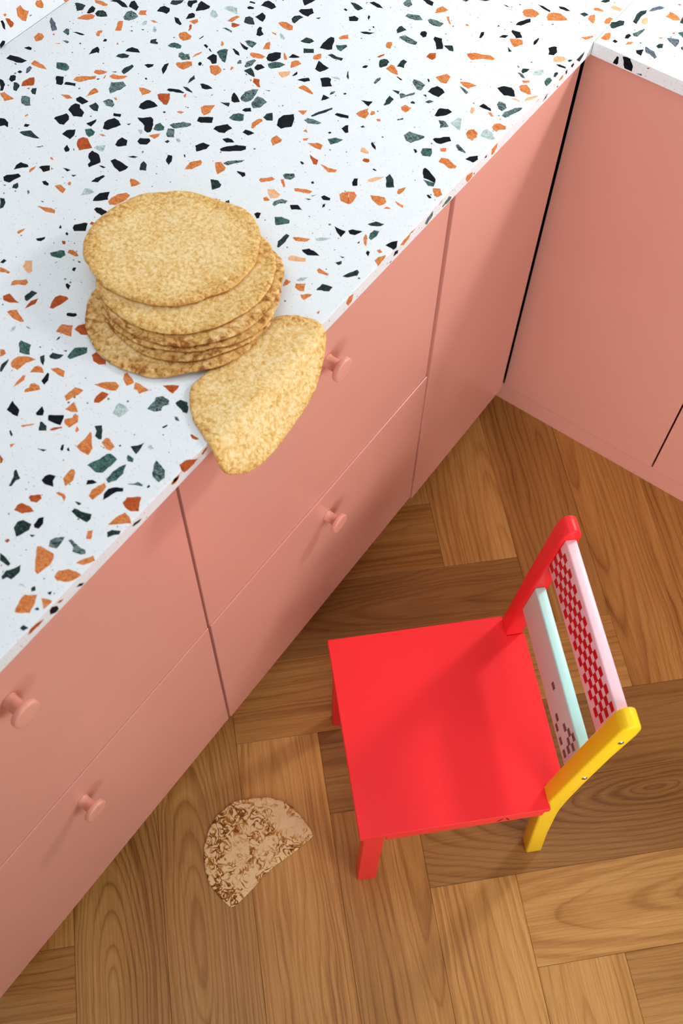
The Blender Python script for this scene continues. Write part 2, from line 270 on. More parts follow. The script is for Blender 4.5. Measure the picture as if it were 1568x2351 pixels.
# ------------------------------------------------------------------ traced outlines (tenths of millimetres or metres, in the plane of each surface)
CHIPS_LEFT = '''
k -2630,-4300 -2692,-4175 -2678,-4078 -2577,-3972 -2500,-4072 -2446,-4203 -2506,-4263 -2539,-4322
g -888,-10003 -870,-9934 -829,-9855 -815,-9761 -780,-9730 -672,-9745 -668,-9853 -683,-9974 -746,-10014 -832,-10002
O -852,72 -873,157 -830,234 -718,276 -581,223 -574,194 -799,15
O -515,-11202 -608,-11077 -578,-11055 -404,-11040 -373,-11070 -341,-11159 -372,-11319 -421,-11304
O -1353,-1393 -1280,-1305 -1174,-1272 -1050,-1209 -958,-1234 -971,-1275 -1104,-1339 -1215,-1468 -1277,-1446
m -3388,-4159 -3414,-4016 -3360,-3906 -3296,-3865 -3258,-3971 -3234,-4116 -3274,-4191 -3340,-4197
k -4272,-5348 -4198,-5306 -4133,-5228 -4075,-5241 -3997,-5325 -3931,-5459 -3957,-5499 -4023,-5486 -4080,-5417
m -4993,-5144 -5063,-5017 -4933,-4903 -4841,-4944 -4845,-5047 -4911,-5207
k -5146,-5811 -5169,-5727 -5155,-5652 -5089,-5636 -5039,-5685 -4928,-5718 -4888,-5802 -4993,-5868 -5065,-5836
k -3154,-2595 -3181,-2471 -3171,-2291 -3119,-2278 -2986,-2514 -3031,-2564
O -1208,-49 -1217,26 -1131,112 -1022,94 -978,67 -987,-31 -1067,-93 -1135,-111
O -3485,-6811 -3501,-6734 -3480,-6627 -3404,-6537 -3338,-6546 -3318,-6634 -3365,-6797 -3436,-6838
k -4499,-5806 -4568,-5702 -4566,-5643 -4517,-5549 -4429,-5554 -4349,-5598 -4425,-5786
m -1105,-3396 -1085,-3282 -963,-3269 -861,-3239 -850,-3273 -939,-3470 -1014,-3468
k -596,-1762 -536,-1671 -428,-1634 -371,-1666 -292,-1771 -429,-1845 -530,-1802
t -4570,-6251 -4621,-6165 -4600,-6099 -4526,-6079 -4349,-6180 -4460,-6325
k -4257,-6356 -4311,-6288 -4315,-6217 -4188,-6222 -4068,-6321 -4092,-6393 -4127,-6486 -4182,-6448 -4189,-6386
m -5917,-3812 -5958,-3676 -5923,-3615 -5825,-3625 -5743,-3668 -5761,-3759 -5794,-3821 -5861,-3846
m -3198,-4148 -3216,-3987 -3125,-3974 -3030,-4005 -3040,-4159 -3107,-4225 -3151,-4200
k -3637,-3250 -3663,-3159 -3615,-3075 -3534,-3029 -3470,-3122 -3481,-3209 -3515,-3269 -3583,-3287
k -1345,-2438 -1344,-2333 -1301,-2254 -1210,-2261 -1138,-2311 -1156,-2444 -1229,-2449
k -2954,-5149 -2939,-5096 -2824,-4948 -2701,-4888 -2667,-4937 -2700,-5005 -2815,-5104 -2917,-5170
O -251,-11775 -302,-11656 -311,-11571 -206,-11493 -153,-11578 -119,-11689 -222,-11762
k -4395,-5181 -4428,-5104 -4407,-4999 -4369,-4971 -4289,-4968 -4198,-5002 -4249,-5085 -4312,-5176
m -862,-9019 -872,-8938 -869,-8876 -892,-8834 -838,-8771 -737,-8777 -702,-8825 -744,-8887 -717,-8940 -777,-9003
O -2592,-9486 -2611,-9430 -2594,-9355 -2510,-9292 -2394,-9261 -2450,-9365 -2459,-9510 -2550,-9516
t -4367,-4817 -4350,-4779 -4243,-4692 -4171,-4771 -4116,-4906 -4164,-4922 -4294,-4879
O -1155,-9894 -1153,-9780 -1169,-9652 -1144,-9652 -992,-9802 -970,-9897 -1059,-9908
k -5153,-3042 -5226,-2894 -5242,-2797 -5157,-2807 -5050,-2820 -5033,-2865 -5070,-2951
k -5176,-6064 -5181,-6025 -5110,-5879 -5040,-5903 -4995,-5955 -4976,-6075 -5036,-6100
k -3985,-6217 -3961,-6151 -3883,-6148 -3713,-6159 -3707,-6222 -3742,-6304 -3888,-6265
g -4289,-3590 -4286,-3524 -4238,-3455 -4192,-3446 -4113,-3582 -4042,-3700 -4101,-3699 -4219,-3631
O -4584,-4161 -4603,-4113 -4439,-3972 -4381,-4036 -4407,-4134 -4424,-4188 -4504,-4193
k -1932,-1402 -1948,-1348 -1833,-1319 -1694,-1510 -1764,-1582 -1849,-1468
O -210,-11234 -224,-11158 -149,-11077 -71,-11054 2,-11051 -15,-11131 -54,-11195 -152,-11250
k -3920,-2095 -3922,-2036 -3825,-1955 -3802,-1917 -3707,-1993 -3730,-2068 -3726,-2115 -3815,-2123
k -3279,-4893 -3287,-4828 -3185,-4696 -3078,-4726 -3106,-4818 -3102,-4860 -3177,-4900
O -4158,-3913 -4176,-3874 -4090,-3809 -3979,-3854 -3955,-3928 -3975,-4004 -4057,-4005
t -240,-10135 -249,-10049 -128,-9955 -72,-10047 -28,-10107 -99,-10160 -185,-10159
k -6621,-5545 -6631,-5456 -6504,-5415 -6344,-5397 -6365,-5477 -6441,-5523
O -4981,-3638 -5008,-3577 -4951,-3504 -4818,-3530 -4789,-3595 -4847,-3691 -4909,-3680
k -4458,-2339 -4469,-2238 -4440,-2171 -4320,-2182 -4248,-2228 -4267,-2311 -4346,-2314
k -985,-2804 -1017,-2683 -1014,-2631 -905,-2568 -833,-2587 -860,-2695 -943,-2796
m -2369,-1671 -2314,-1590 -2209,-1597 -2080,-1612 -2065,-1678 -2170,-1713 -2300,-1699
O -5522,-5307 -5535,-5225 -5467,-5158 -5324,-5046 -5294,-5102 -5359,-5182 -5423,-5286
m -237,-9648 -295,-9554 -310,-9495 -221,-9512 -144,-9537 -83,-9615 -99,-9695 -194,-9684
k -474,-3866 -517,-3791 -510,-3753 -424,-3774 -270,-3857 -241,-3915 -419,-3930
m -229,-2229 -243,-2147 -164,-1975 -81,-1906 -77,-1968 -122,-2104 -167,-2240
O -429,-3548 -443,-3458 -350,-3420 -182,-3470 -177,-3520 -253,-3569 -345,-3539
l -251,-2767 -277,-2654 -251,-2592 -160,-2607 -49,-2698 -91,-2747 -174,-2759
O -1430,-2108 -1390,-2032 -1339,-1947 -1264,-1966 -1229,-2130 -1307,-2158
O -1027,-709 -924,-630 -854,-625 -807,-703 -876,-836 -956,-784
O -3995,-2505 -3965,-2449 -3904,-2419 -3772,-2433 -3720,-2509 -3760,-2552 -3864,-2553
k -2739,-3138 -2697,-3084 -2652,-3050 -2604,-3056 -2573,-3118 -2500,-3177 -2611,-3268 -2693,-3179
g -3535,-3344 -3490,-3250 -3410,-3208 -3319,-3201 -3347,-3303 -3431,-3404 -3479,-3394
O -3705,-4656 -3690,-4595 -3571,-4495 -3555,-4600 -3529,-4667 -3565,-4758 -3646,-4713
t -2827,-8588 -2871,-8502 -2892,-8421 -2866,-8363 -2783,-8331 -2740,-8344 -2749,-8433 -2781,-8569
g -5903,-5261 -5980,-5165 -5934,-5136 -5847,-5101 -5772,-5130 -5737,-5171 -5741,-5224 -5833,-5254
O -804,-4629 -708,-4574 -627,-4547 -560,-4600 -557,-4649 -598,-4718 -727,-4687
k -2923,-3017 -2959,-2920 -2990,-2837 -2889,-2866 -2772,-2877 -2795,-2965 -2827,-3030 -2889,-3028
m -1633,-2401 -1653,-2337 -1568,-2315 -1452,-2339 -1438,-2479 -1496,-2493
g -3253,-4582 -3255,-4488 -3205,-4427 -3127,-4405 -3058,-4511 -3087,-4548 -3173,-4590
m -2571,-1213 -2571,-1139 -2405,-1069 -2308,-1129 -2396,-1203 -2495,-1221
O -2504,-8813 -2527,-8693 -2408,-8618 -2299,-8760 -2412,-8787
O -434,-2844 -443,-2766 -391,-2704 -306,-2747 -272,-2820 -291,-2862 -283,-2918 -370,-2909
m -2247,-1082 -2234,-1038 -2125,-1005 -2008,-1006 -2015,-1111 -2115,-1141 -2196,-1126
t -6014,-5848 -6067,-5768 -6051,-5650 -6006,-5600 -5958,-5640 -5890,-5732 -5961,-5798
o -6443,-4258 -6430,-4139 -6348,-4046 -6273,-4035 -6249,-4117 -6303,-4191 -6396,-4236
g -2124,-9017 -2145,-8928 -2149,-8860 -2033,-8766 -1982,-8827 -2028,-8925 -2080,-9023
k -741,-3219 -727,-3180 -579,-3040 -516,-3098 -598,-3236 -659,-3254
k -3655,-6922 -3684,-6846 -3680,-6753 -3592,-6660 -3543,-6753 -3509,-6779 -3602,-6882
k -4908,-7304 -4900,-7251 -4795,-7139 -4730,-7156 -4745,-7220 -4766,-7333 -4850,-7352
O -358,-1550 -347,-1497 -284,-1448 -189,-1512 -133,-1590 -171,-1619 -285,-1616
O -3081,-5734 -3111,-5595 -3022,-5468 -2980,-5496 -2957,-5546 -3001,-5679
k -3561,-4907 -3595,-4819 -3431,-4708 -3373,-4808 -3497,-4899
d -972,-11063 -991,-10987 -957,-10934 -850,-10918 -819,-10985 -870,-11127 -919,-11095
g -592,-10016 -601,-9899 -586,-9820 -545,-9734 -490,-9844 -490,-9953 -539,-10036
m -5803,-6072 -5860,-5999 -5816,-5956 -5740,-5951 -5621,-6066 -5672,-6113 -5753,-6108
k -5614,-3395 -5638,-3296 -5608,-3228 -5504,-3226 -5456,-3290 -5452,-3358 -5516,-3360
l -4857,-2730 -4856,-2671 -4794,-2614 -4701,-2600 -4608,-2724 -4701,-2728 -4805,-2734
O -1593,-9124 -1515,-9023 -1413,-8948 -1343,-8968 -1329,-9041 -1386,-9079
g -2736,-9202 -2743,-9161 -2598,-9140 -2556,-9208 -2503,-9259 -2561,-9289 -2629,-9305
l -728,-2797 -710,-2711 -698,-2629 -644,-2632 -585,-2746 -540,-2845 -567,-2846 -660,-2817
d -4410,-2806 -4467,-2700 -4431,-2643 -4355,-2648 -4248,-2755 -4323,-2800
k -3532,-7432 -3553,-7382 -3473,-7273 -3430,-7257 -3358,-7375 -3433,-7427 -3476,-7464
m -3782,-5133 -3700,-5028 -3599,-4994 -3571,-5015 -3591,-5074 -3653,-5143 -3716,-5211
d -831,-4229 -823,-4143 -723,-4201 -631,-4316 -716,-4380
d -6309,-4003 -6325,-3924 -6271,-3873 -6199,-3878 -6117,-3942 -6183,-4006 -6248,-4033
O -1891,-3436 -1873,-3349 -1812,-3244 -1789,-3299 -1739,-3334 -1729,-3443 -1830,-3462
O -211,-2519 -225,-2443 -172,-2382 -67,-2380 -38,-2436 -112,-2508 -116,-2560 -181,-2544
d -5354,-6554 -5345,-6520 -5261,-6433 -5167,-6454 -5048,-6475 -5124,-6519 -5272,-6562
g -1572,-5708 -1487,-5651 -1372,-5640 -1348,-5689 -1468,-5817
k -4867,-6226 -4871,-6131 -4785,-6045 -4715,-6153 -4708,-6237
k -3265,-5302 -3214,-5186 -3109,-5170 -3099,-5259 -3176,-5378
O -2838,-5389 -2783,-5333 -2665,-5378 -2639,-5439 -2669,-5547
l -1137,-9306 -1180,-9205 -1175,-9154 -1087,-9136 -1017,-9165 -1042,-9301
p -248,-770 -284,-687 -274,-622 -185,-580 -101,-595 -148,-710
d -6720,-4007 -6707,-3977 -6621,-3948 -6554,-3941 -6513,-4051 -6567,-4126 -6647,-4053
d -2251,-2363 -2286,-2280 -2255,-2225 -2209,-2206 -2153,-2235 -2137,-2338 -2180,-2418 -2212,-2411
O -1139,-4870 -1130,-4816 -1074,-4748 -934,-4941 -1050,-4952
m -4668,-4006 -4711,-3945 -4698,-3896 -4630,-3908 -4584,-3863 -4494,-3952 -4578,-4031
g -726,-3540 -750,-3463 -711,-3425 -649,-3386 -595,-3456 -576,-3532 -671,-3581
k -387,-671 -407,-606 -460,-541 -436,-490 -402,-451 -368,-447 -305,-560 -312,-638
O -184,-10432 -172,-10305 -140,-10208 -60,-10222 9,-10271 -111,-10372
p -1962,-5363 -1889,-5307 -1761,-5340 -1755,-5408 -1822,-5477 -1903,-5422
s -6714,-4556 -6765,-4462 -6624,-4520 -6490,-4631 -6529,-4693
O -2109,-2389 -2104,-2272 -2056,-2261 -1945,-2332 -1890,-2398 -1965,-2415
k -6019,-3570 -6073,-3459 -6049,-3406 -5946,-3464 -5896,-3483 -5864,-3574 -5936,-3575
k -4317,-3785 -4320,-3725 -4307,-3651 -4245,-3645 -4134,-3786 -4176,-3836 -4244,-3792
k -4148,-5945 -4177,-5856 -4166,-5778 -4074,-5778 -4010,-5862 -4091,-5951
O -3199,-8941 -3176,-8895 -3126,-8850 -2919,-8929 -2956,-8964 -3058,-8975 -3136,-8960
t -1913,-8824 -1902,-8753 -1723,-8779 -1685,-8820 -1751,-8877 -1834,-8877
t -2349,-8654 -2354,-8578 -2288,-8492 -2165,-8624 -2233,-8668
O -1752,-9455 -1751,-9379 -1739,-9287 -1634,-9264 -1637,-9346 -1687,-9495
d -2683,-5677 -2596,-5632 -2501,-5666 -2486,-5719 -2538,-5819
k -4358,-2606 -4339,-2518 -4333,-2453 -4250,-2484 -4212,-2538 -4193,-2630 -4260,-2625
k -1128,-375 -1132,-294 -1073,-165 -1029,-108 -985,-181 -1057,-337
p -3570,-8295 -3612,-8204 -3542,-8156 -3415,-8287 -3430,-8337 -3519,-8318
O -598,-10289 -623,-10201 -594,-10111 -575,-10057 -524,-10086 -510,-10176 -532,-10300
o -3875,-3336 -3890,-3291 -3766,-3238 -3661,-3236 -3674,-3303 -3789,-3366
O -2250,-882 -2288,-758 -2257,-666 -2198,-679 -2131,-696 -2169,-786
k -6338,-3645 -6313,-3592 -6233,-3531 -6135,-3541 -6015,-3595 -6094,-3635 -6237,-3602
o -6250,-5418 -6267,-5328 -6182,-5325 -6061,-5335 -5980,-5369 -6099,-5410
O -2493,-4605 -2522,-4543 -2504,-4462 -2392,-4486 -2377,-4531 -2419,-4663
k -5770,-5404 -5766,-5381 -5679,-5335 -5594,-5437 -5577,-5488 -5658,-5516
O -6641,-4957 -6660,-4845 -6598,-4827 -6530,-4856 -6506,-4934 -6545,-5009
d -616,-10544 -613,-10496 -496,-10473 -415,-10440 -380,-10496 -385,-10546 -517,-10561
d -3893,-2310 -3900,-2232 -3845,-2166 -3770,-2169 -3792,-2250 -3786,-2368 -3835,-2366
O -6144,-6141 -6115,-6083 -6026,-6095 -5903,-6105 -5977,-6220
m -408,-2072 -421,-1993 -327,-1981 -259,-2047 -278,-2150 -343,-2135
k -1098,-550 -1106,-507 -985,-480 -895,-575 -957,-639
o -5901,-3949 -5906,-3913 -5855,-3881 -5798,-3953 -5730,-4065 -5801,-4120 -5843,-4037
k -1712,-9765 -1700,-9750 -1567,-9656 -1504,-9784 -1593,-9807 -1665,-9817
O -1092,-1988 -1073,-1959 -971,-1911 -853,-1903 -906,-1983 -918,-2038 -1015,-2020
g -3459,-7930 -3411,-7859 -3382,-7809 -3337,-7788 -3273,-7835 -3287,-7909 -3359,-7940 -3410,-7954
o -1070,-4753 -1006,-4704 -940,-4745 -921,-4834 -918,-4914 -938,-4936
k -3947,-5714 -3965,-5639 -3855,-5569 -3813,-5594 -3804,-5684 -3880,-5735
d -657,-8762 -640,-8690 -551,-8668 -482,-8735 -452,-8793 -501,-8809
t -67,-9384 -44,-9290 47,-9195 49,-9255 57,-9264 42,-9427 -6,-9421
m -2389,-3988 -2377,-3921 -2299,-3896 -2157,-3884 -2187,-3943 -2311,-4009
o -5174,-4935 -5160,-4863 -5069,-4845 -4965,-4772 -4969,-4839 -5026,-4916 -5102,-4950
m -4880,-5391 -4847,-5300 -4794,-5289 -4698,-5349 -4690,-5404 -4774,-5427
m -2771,-975 -2779,-878 -2725,-837 -2635,-922 -2651,-1006 -2723,-1006
t -1126,-10905 -1143,-10834 -1125,-10790 -1031,-10769 -941,-10785 -1024,-10883
O -982,-10292 -990,-10223 -995,-10151 -967,-10128 -924,-10153 -875,-10239 -891,-10348
k -2149,-9995 -2159,-9952 -2186,-9861 -2032,-9909 -1979,-9986 -2049,-10002
d -654,-11563 -666,-11486 -617,-11416 -590,-11340 -539,-11417 -549,-11527 -603,-11533 -622,-11582
g -1899,-4098 -1829,-4011 -1724,-3979 -1743,-4077 -1803,-4164
O -1523,-9696 -1466,-9625 -1487,-9589 -1437,-9559 -1376,-9631 -1400,-9750 -1482,-9739
m -3724,-5372 -3787,-5265 -3709,-5219 -3599,-5347 -3683,-5397
d -3472,-2645 -3453,-2520 -3362,-2503 -3306,-2524 -3333,-2610 -3403,-2640
t -3416,-8792 -3380,-8716 -3177,-8754 -3275,-8821 -3367,-8837
O -3291,-3111 -3259,-3033 -3219,-3018 -3145,-3046 -3173,-3145 -3215,-3215
g -3930,-5402 -3973,-5307 -3948,-5242 -3846,-5267 -3810,-5319 -3865,-5384
m -4118,-3146 -4103,-3102 -4041,-3074 -3955,-3073 -3940,-3202 -4035,-3188
p -994,-6178 -990,-6121 -811,-6041 -775,-6095 -955,-6202
d -3421,-1447 -3355,-1417 -3182,-1448 -3216,-1539 -3288,-1526
O -2868,-3494 -2846,-3405 -2768,-3403 -2629,-3456 -2618,-3483 -2740,-3492
k -5221,-5570 -5206,-5506 -5134,-5504 -5033,-5515 -5064,-5613 -5174,-5609
k -5360,-4384 -5373,-4317 -5345,-4251 -5253,-4232 -5168,-4275 -5254,-4328
d -1219,-6114 -1272,-6027 -1262,-5854 -1215,-5855 -1190,-5965 -1193,-6102
k -5373,-2973 -5401,-2909 -5309,-2821 -5270,-2860 -5295,-2930 -5254,-3018 -5320,-3017
k -3491,-4238 -3525,-4175 -3529,-4124 -3414,-4179 -3339,-4235 -3393,-4293 -3445,-4291
d -5101,-4756 -5122,-4680 -5084,-4543 -5037,-4563 -5026,-4668 -5035,-4777
g -4683,-5965 -4627,-5903 -4537,-5920 -4511,-5984 -4532,-6050 -4597,-6035
d -2879,-4288 -2888,-4200 -2832,-4134 -2731,-4263 -2803,-4309
O -4669,-4867 -4619,-4829 -4477,-4817 -4478,-4871 -4526,-4958
k -938,-5957 -876,-5884 -769,-5884 -694,-5906 -823,-5989 -897,-5980
p -3299,-3396 -3253,-3345 -3170,-3273 -3138,-3350 -3183,-3461 -3257,-3432
m -3765,-3598 -3805,-3488 -3753,-3385 -3714,-3387 -3694,-3512 -3730,-3595
O -6539,-3766 -6457,-3720 -6310,-3720 -6291,-3753 -6332,-3794 -6480,-3806
g -3001,-2397 -2938,-2359 -2880,-2298 -2844,-2326 -2857,-2470 -2924,-2467
k -435,-10234 -480,-10175 -487,-10093 -443,-10033 -362,-9986 -335,-10019 -388,-10066 -411,-10136
l -348,-1190 -345,-1110 -273,-1009 -213,-1087 -243,-1156 -316,-1206
k -1157,-10449 -1164,-10386 -1138,-10340 -1068,-10315 -1048,-10382 -991,-10434 -1087,-10465
k -4077,-2929 -4140,-2831 -4158,-2746 -4111,-2742 -4080,-2801 -3997,-2852 -4016,-2922
d -4972,-5576 -4945,-5468 -4863,-5494 -4794,-5587 -4845,-5611 -4922,-5596
k -5775,-6506 -5718,-6477 -5619,-6501 -5553,-6578 -5621,-6574 -5653,-6627
O -3462,-8611 -3495,-8563 -3487,-8519 -3374,-8426 -3325,-8450 -3320,-8500 -3406,-8549
d -3718,-3670 -3676,-3560 -3602,-3597 -3503,-3690 -3610,-3695
O -2070,-4334 -1964,-4242 -1878,-4235 -1847,-4328 -1927,-4342
d -3335,-2749 -3208,-2668 -3148,-2743 -3267,-2834
t -1788,-1811 -1794,-1714 -1724,-1648 -1667,-1744 -1678,-1815
l -4932,-2973 -4976,-2855 -4914,-2858 -4809,-2929 -4810,-2990 -4875,-3003
O -209,-4022 -129,-3962 -86,-4008 -39,-4043 -73,-4128 -122,-4121
O -964,-9681 -972,-9603 -931,-9586 -808,-9636 -808,-9699 -868,-9716
k -3240,-1749 -3183,-1672 -3098,-1684 -3075,-1750 -3168,-1821
O -1180,-8898 -1226,-8814 -1160,-8800 -1022,-8803 -1079,-8913 -1135,-8887
d -383,-6394 -382,-6263 -246,-6229 -242,-6312
m -2741,-5337 -2721,-5267 -2545,-5112 -2561,-5178 -2667,-5334
t -1412,-9320 -1441,-9289 -1454,-9247 -1447,-9148 -1363,-9126 -1353,-9186 -1368,-9290
d -2488,-1565 -2502,-1477 -2481,-1434 -2366,-1478 -2408,-1570 -2433,-1622
O -2877,-4559 -2931,-4472 -2909,-4349 -2864,-4326 -2835,-4356 -2853,-4470 -2847,-4553
k -4897,-7123 -4932,-7043 -4922,-6963 -4815,-6941 -4775,-6965 -4849,-7053
k -4035,-1843 -3879,-1723 -3889,-1799 -3928,-1939
m -1958,-5030 -1951,-4985 -1858,-4914 -1808,-4956 -1821,-5032 -1887,-5069
O -330,421 -347,510 -297,575 -239,475 -209,366
O -4168,-7429 -4137,-7406 -3998,-7343 -3934,-7337 -3891,-7388 -4005,-7432
m -510,-11005 -548,-10944 -523,-10881 -450,-10822 -433,-10886 -423,-10976 -478,-10999
d -2006,-2254 -2033,-2118 -2020,-2064 -1951,-2071 -1945,-2145 -1904,-2220 -1975,-2231
k -3541,-7023 -3538,-6978 -3487,-6948 -3359,-6953 -3384,-7047 -3478,-7043
O -1376,-8862 -1415,-8800 -1400,-8765 -1275,-8802 -1235,-8826 -1275,-8912
k -168,-3282 -145,-3205 -64,-3121 -23,-3186 -46,-3277
d -5393,-4554 -5397,-4494 -5353,-4435 -5252,-4415 -5235,-4471 -5298,-4532
l -3852,-6942 -3900,-6816 -3858,-6776 -3750,-6780 -3771,-6848
d -1686,-3055 -1723,-2906 -1731,-2838 -1636,-2870 -1630,-2984 -1667,-3055
o -5405,-5010 -5423,-4950 -5360,-4902 -5259,-4877 -5260,-4930 -5313,-5001
m -393,-10829 -377,-10800 -283,-10810 -224,-10819 -169,-10805 -131,-10838 -171,-10876 -264,-10902 -289,-10858
O -2164,-9695 -2187,-9660 -2166,-9613 -2193,-9565 -2169,-9528 -2094,-9522 -2046,-9554 -2093,-9619
d -2368,-3856 -2349,-3778 -2264,-3603 -2226,-3536 -2208,-3574 -2271,-3725 -2342,-3865
k -5734,-4764 -5772,-4644 -5753,-4551 -5687,-4579 -5635,-4650 -5677,-4651 -5696,-4691
o -1686,-5140 -1652,-5107 -1545,-5052 -1461,-5035 -1462,-5088 -1649,-5172
m -895,-2846 -803,-2810 -701,-2876 -787,-2970 -817,-2908
k -126,-5247 -101,-5162 -43,-5089 8,-5189 -1,-5250
k -6415,-4070 -6461,-3961 -6470,-3890 -6388,-3905 -6348,-3985 -6375,-4053
o -2156,-5299 -2166,-5254 -2101,-5205 -2055,-5143 -1993,-5155 -2027,-5228 -2111,-5312
O -624,-6513 -652,-6459 -552,-6384 -491,-6499 -546,-6530
k -3194,-1272 -3147,-1212 -3026,-1222 -2942,-1263 -3024,-1299
O -1463,-2940 -1443,-2866 -1334,-2871 -1336,-2940 -1339,-2992 -1418,-2988
g -370,-5273 -404,-5200 -395,-5119 -328,-5094 -306,-5188 -328,-5289
d -2963,-2656 -2926,-2596 -2838,-2607 -2738,-2578 -2723,-2639 -2834,-2667
d -255,-6011 -212,-5891 -169,-5806 -128,-5827 -112,-5886 -193,-5989
p -200,878 -182,944 -90,952 -24,955 -23,881 -118,862
O -5131,-5443 -5171,-5339 -5166,-5252 -5128,-5247 -5057,-5283 -5100,-5393
t -3456,-3791 -3499,-3718 -3415,-3684 -3369,-3755 -3303,-3810 -3340,-3830
k -6366,-5920 -6303,-5917 -6215,-5971 -6155,-6075 -6181,-6104
k -3643,-3519 -3651,-3448 -3600,-3409 -3518,-3433 -3542,-3496 -3561,-3550 -3613,-3549
k -4032,-4276 -4003,-4245 -3912,-4230 -3824,-4247 -3896,-4323 -3949,-4333
d -3202,-8639 -3198,-8515 -3113,-8504 -3117,-8597 -3122,-8676 -3161,-8675
m -1732,-5550 -1750,-5487 -1693,-5392 -1616,-5372 -1608,-5431 -1678,-5483 -1694,-5559
O -3514,-6353 -3539,-6309 -3489,-6288 -3372,-6298 -3388,-6358 -3432,-6418
k -5148,-3279 -5192,-3156 -5163,-3100 -5107,-3107 -5068,-3161 -5097,-3217
d -3550,-6116 -3618,-6020 -3624,-5952 -3543,-5977 -3473,-6071
k -4659,-6890 -4655,-6852 -4566,-6774 -4504,-6839 -4548,-6920 -4600,-6898
l -4334,-6168 -4334,-6108 -4243,-6030 -4183,-6150 -4260,-6167
d -1184,-9560 -1122,-9502 -1059,-9567 -998,-9651 -1026,-9669 -1086,-9659 -1114,-9601
k -2579,-724 -2495,-660 -2411,-671 -2380,-757 -2448,-762
t -941,-8659 -871,-8599 -785,-8542 -769,-8591 -768,-8678
g -126,-1221 -131,-1139 -95,-1105 -45,-1144 -40,-1247 -44,-1304 -85,-1281
O -96,500 -112,588 -83,658 -30,658 -20,508 -62,479
o -4624,-2937 -4620,-2828 -4588,-2749 -4535,-2742 -4551,-2914
O -3799,-3126 -3844,-2994 -3818,-2929 -3710,-3068
O -3083,-2857 -3117,-2789 -3072,-2701 -3042,-2700 -2993,-2773 -3028,-2841
O -87,-5549 -81,-5472 -26,-5384 -5,-5433 4,-5594
m -1641,-2724 -1622,-2689 -1549,-2684 -1481,-2557 -1461,-2602 -1529,-2713 -1570,-2793
O -2165,-9261 -2106,-9202 -2003,-9186 -1948,-9262 -2038,-9274
O -4249,-7015 -4202,-6953 -4089,-6972 -4066,-7053 -4140,-7049
o -1684,-4554 -1547,-4550 -1444,-4507 -1427,-4561 -1499,-4615 -1591,-4591
d -5504,-3124 -5574,-3042 -5463,-2939 -5450,-3032 -5477,-3104
d -6096,-5926 -6158,-5852 -6126,-5834 -6045,-5850 -5992,-5965 -6040,-5978
k -847,-5374 -677,-5357 -668,-5480 -746,-5446
k -4682,-4360 -4715,-4261 -4684,-4200 -4625,-4316 -4588,-4442
O -1163,-5860 -1097,-5804 -963,-5739 -968,-5797 -1093,-5881
k -2117,-3637 -2109,-3590 -2009,-3555 -1949,-3537 -1915,-3584 -2013,-3630
d -1723,-1435 -1624,-1360 -1537,-1467 -1601,-1487
O -138,-10982 -117,-10915 -52,-10805 2,-10836 -14,-10882 -62,-10956
o -3067,-2238 -3055,-2170 -2994,-2091 -2936,-2170 -3031,-2259
O -1616,-9591 -1611,-9520 -1606,-9449 -1469,-9532 -1529,-9572
O -2417,-1950 -2434,-1883 -2379,-1834 -2342,-1893 -2313,-1984 -2376,-1993
O -2315,-9447 -2335,-9358 -2309,-9315 -2252,-9311 -2177,-9355 -2255,-9398
k -660,-5326 -629,-5276 -504,-5227 -542,-5341 -604,-5365
k -5317,-3342 -5242,-3328 -5120,-3400 -5114,-3439 -5206,-3433
d -526,-5083 -467,-4979 -349,-4950 -367,-5008 -474,-5082
o -5784,-3619 -5821,-3537 -5744,-3478 -5713,-3539 -5667,-3554 -5738,-3611
k -590,-2255 -570,-2172 -435,-2196 -397,-2241 -491,-2253
k -3389,-5765 -3443,-5663 -3384,-5640 -3320,-5726 -3304,-5806
k -2157,-1427 -2171,-1372 -2132,-1326 -2089,-1342 -2047,-1424 -2075,-1472
d -4664,-7608 -4607,-7583 -4545,-7625 -4503,-7708 -4518,-7752
g -4927,-3797 -4865,-3782 -4795,-3786 -4762,-3840 -4802,-3881 -4856,-3880
p -997,-4416 -948,-4310 -870,-4251 -866,-4296 -919,-4402 -966,-4440
k -1872,-3809 -1865,-3727 -1835,-3695 -1748,-3815 -1775,-3852
t -1111,-10697 -1117,-10662 -1032,-10588 -989,-10619 -996,-10689 -1057,-10717
k -6257,-5852 -6299,-5778 -6270,-5740 -6229,-5740 -6174,-5804 -6187,-5868
k -3915,-6671 -3918,-6581 -3872,-6480 -3840,-6482 -3845,-6552 -3838,-6625
d -2308,-9134 -2310,-9072 -2245,-9052 -2181,-9018 -2181,-9081 -2219,-9130 -2272,-9149
d -1393,-10720 -1437,-10596 -1484,-10543 -1481,-10513 -1358,-10572 -1380,-10622 -1366,-10700
k -1543,-5419 -1465,-5353 -1365,-5387 -1476,-5471
k -2916,-4702 -2920,-4634 -2837,-4614 -2773,-4616 -2815,-4704
g -405,-3960 -241,-3915 -220,-3986 -289,-4017
k -2982,-3363 -2935,-3287 -2878,-3229 -2822,-3271 -2874,-3341
k -3053,-4975 -3009,-4913 -2944,-4897 -2878,-4925 -2962,-4995
d -669,-9525 -616,-9471 -576,-9392 -556,-9483 -549,-9569 -609,-9550
t -1909,-4493 -1840,-4509 -1752,-4511 -1717,-4598 -1762,-4613
k -825,-10908 -841,-10820 -805,-10776 -754,-10838 -749,-10915 -794,-10931
O -5077,-3291 -5048,-3236 -5003,-3168 -4951,-3221 -4967,-3293 -5011,-3293
m -421,-3129 -408,-3092 -233,-3167 -229,-3186 -342,-3194
g -6394,-4606 -6403,-4515 -6362,-4506 -6276,-4597 -6280,-4626
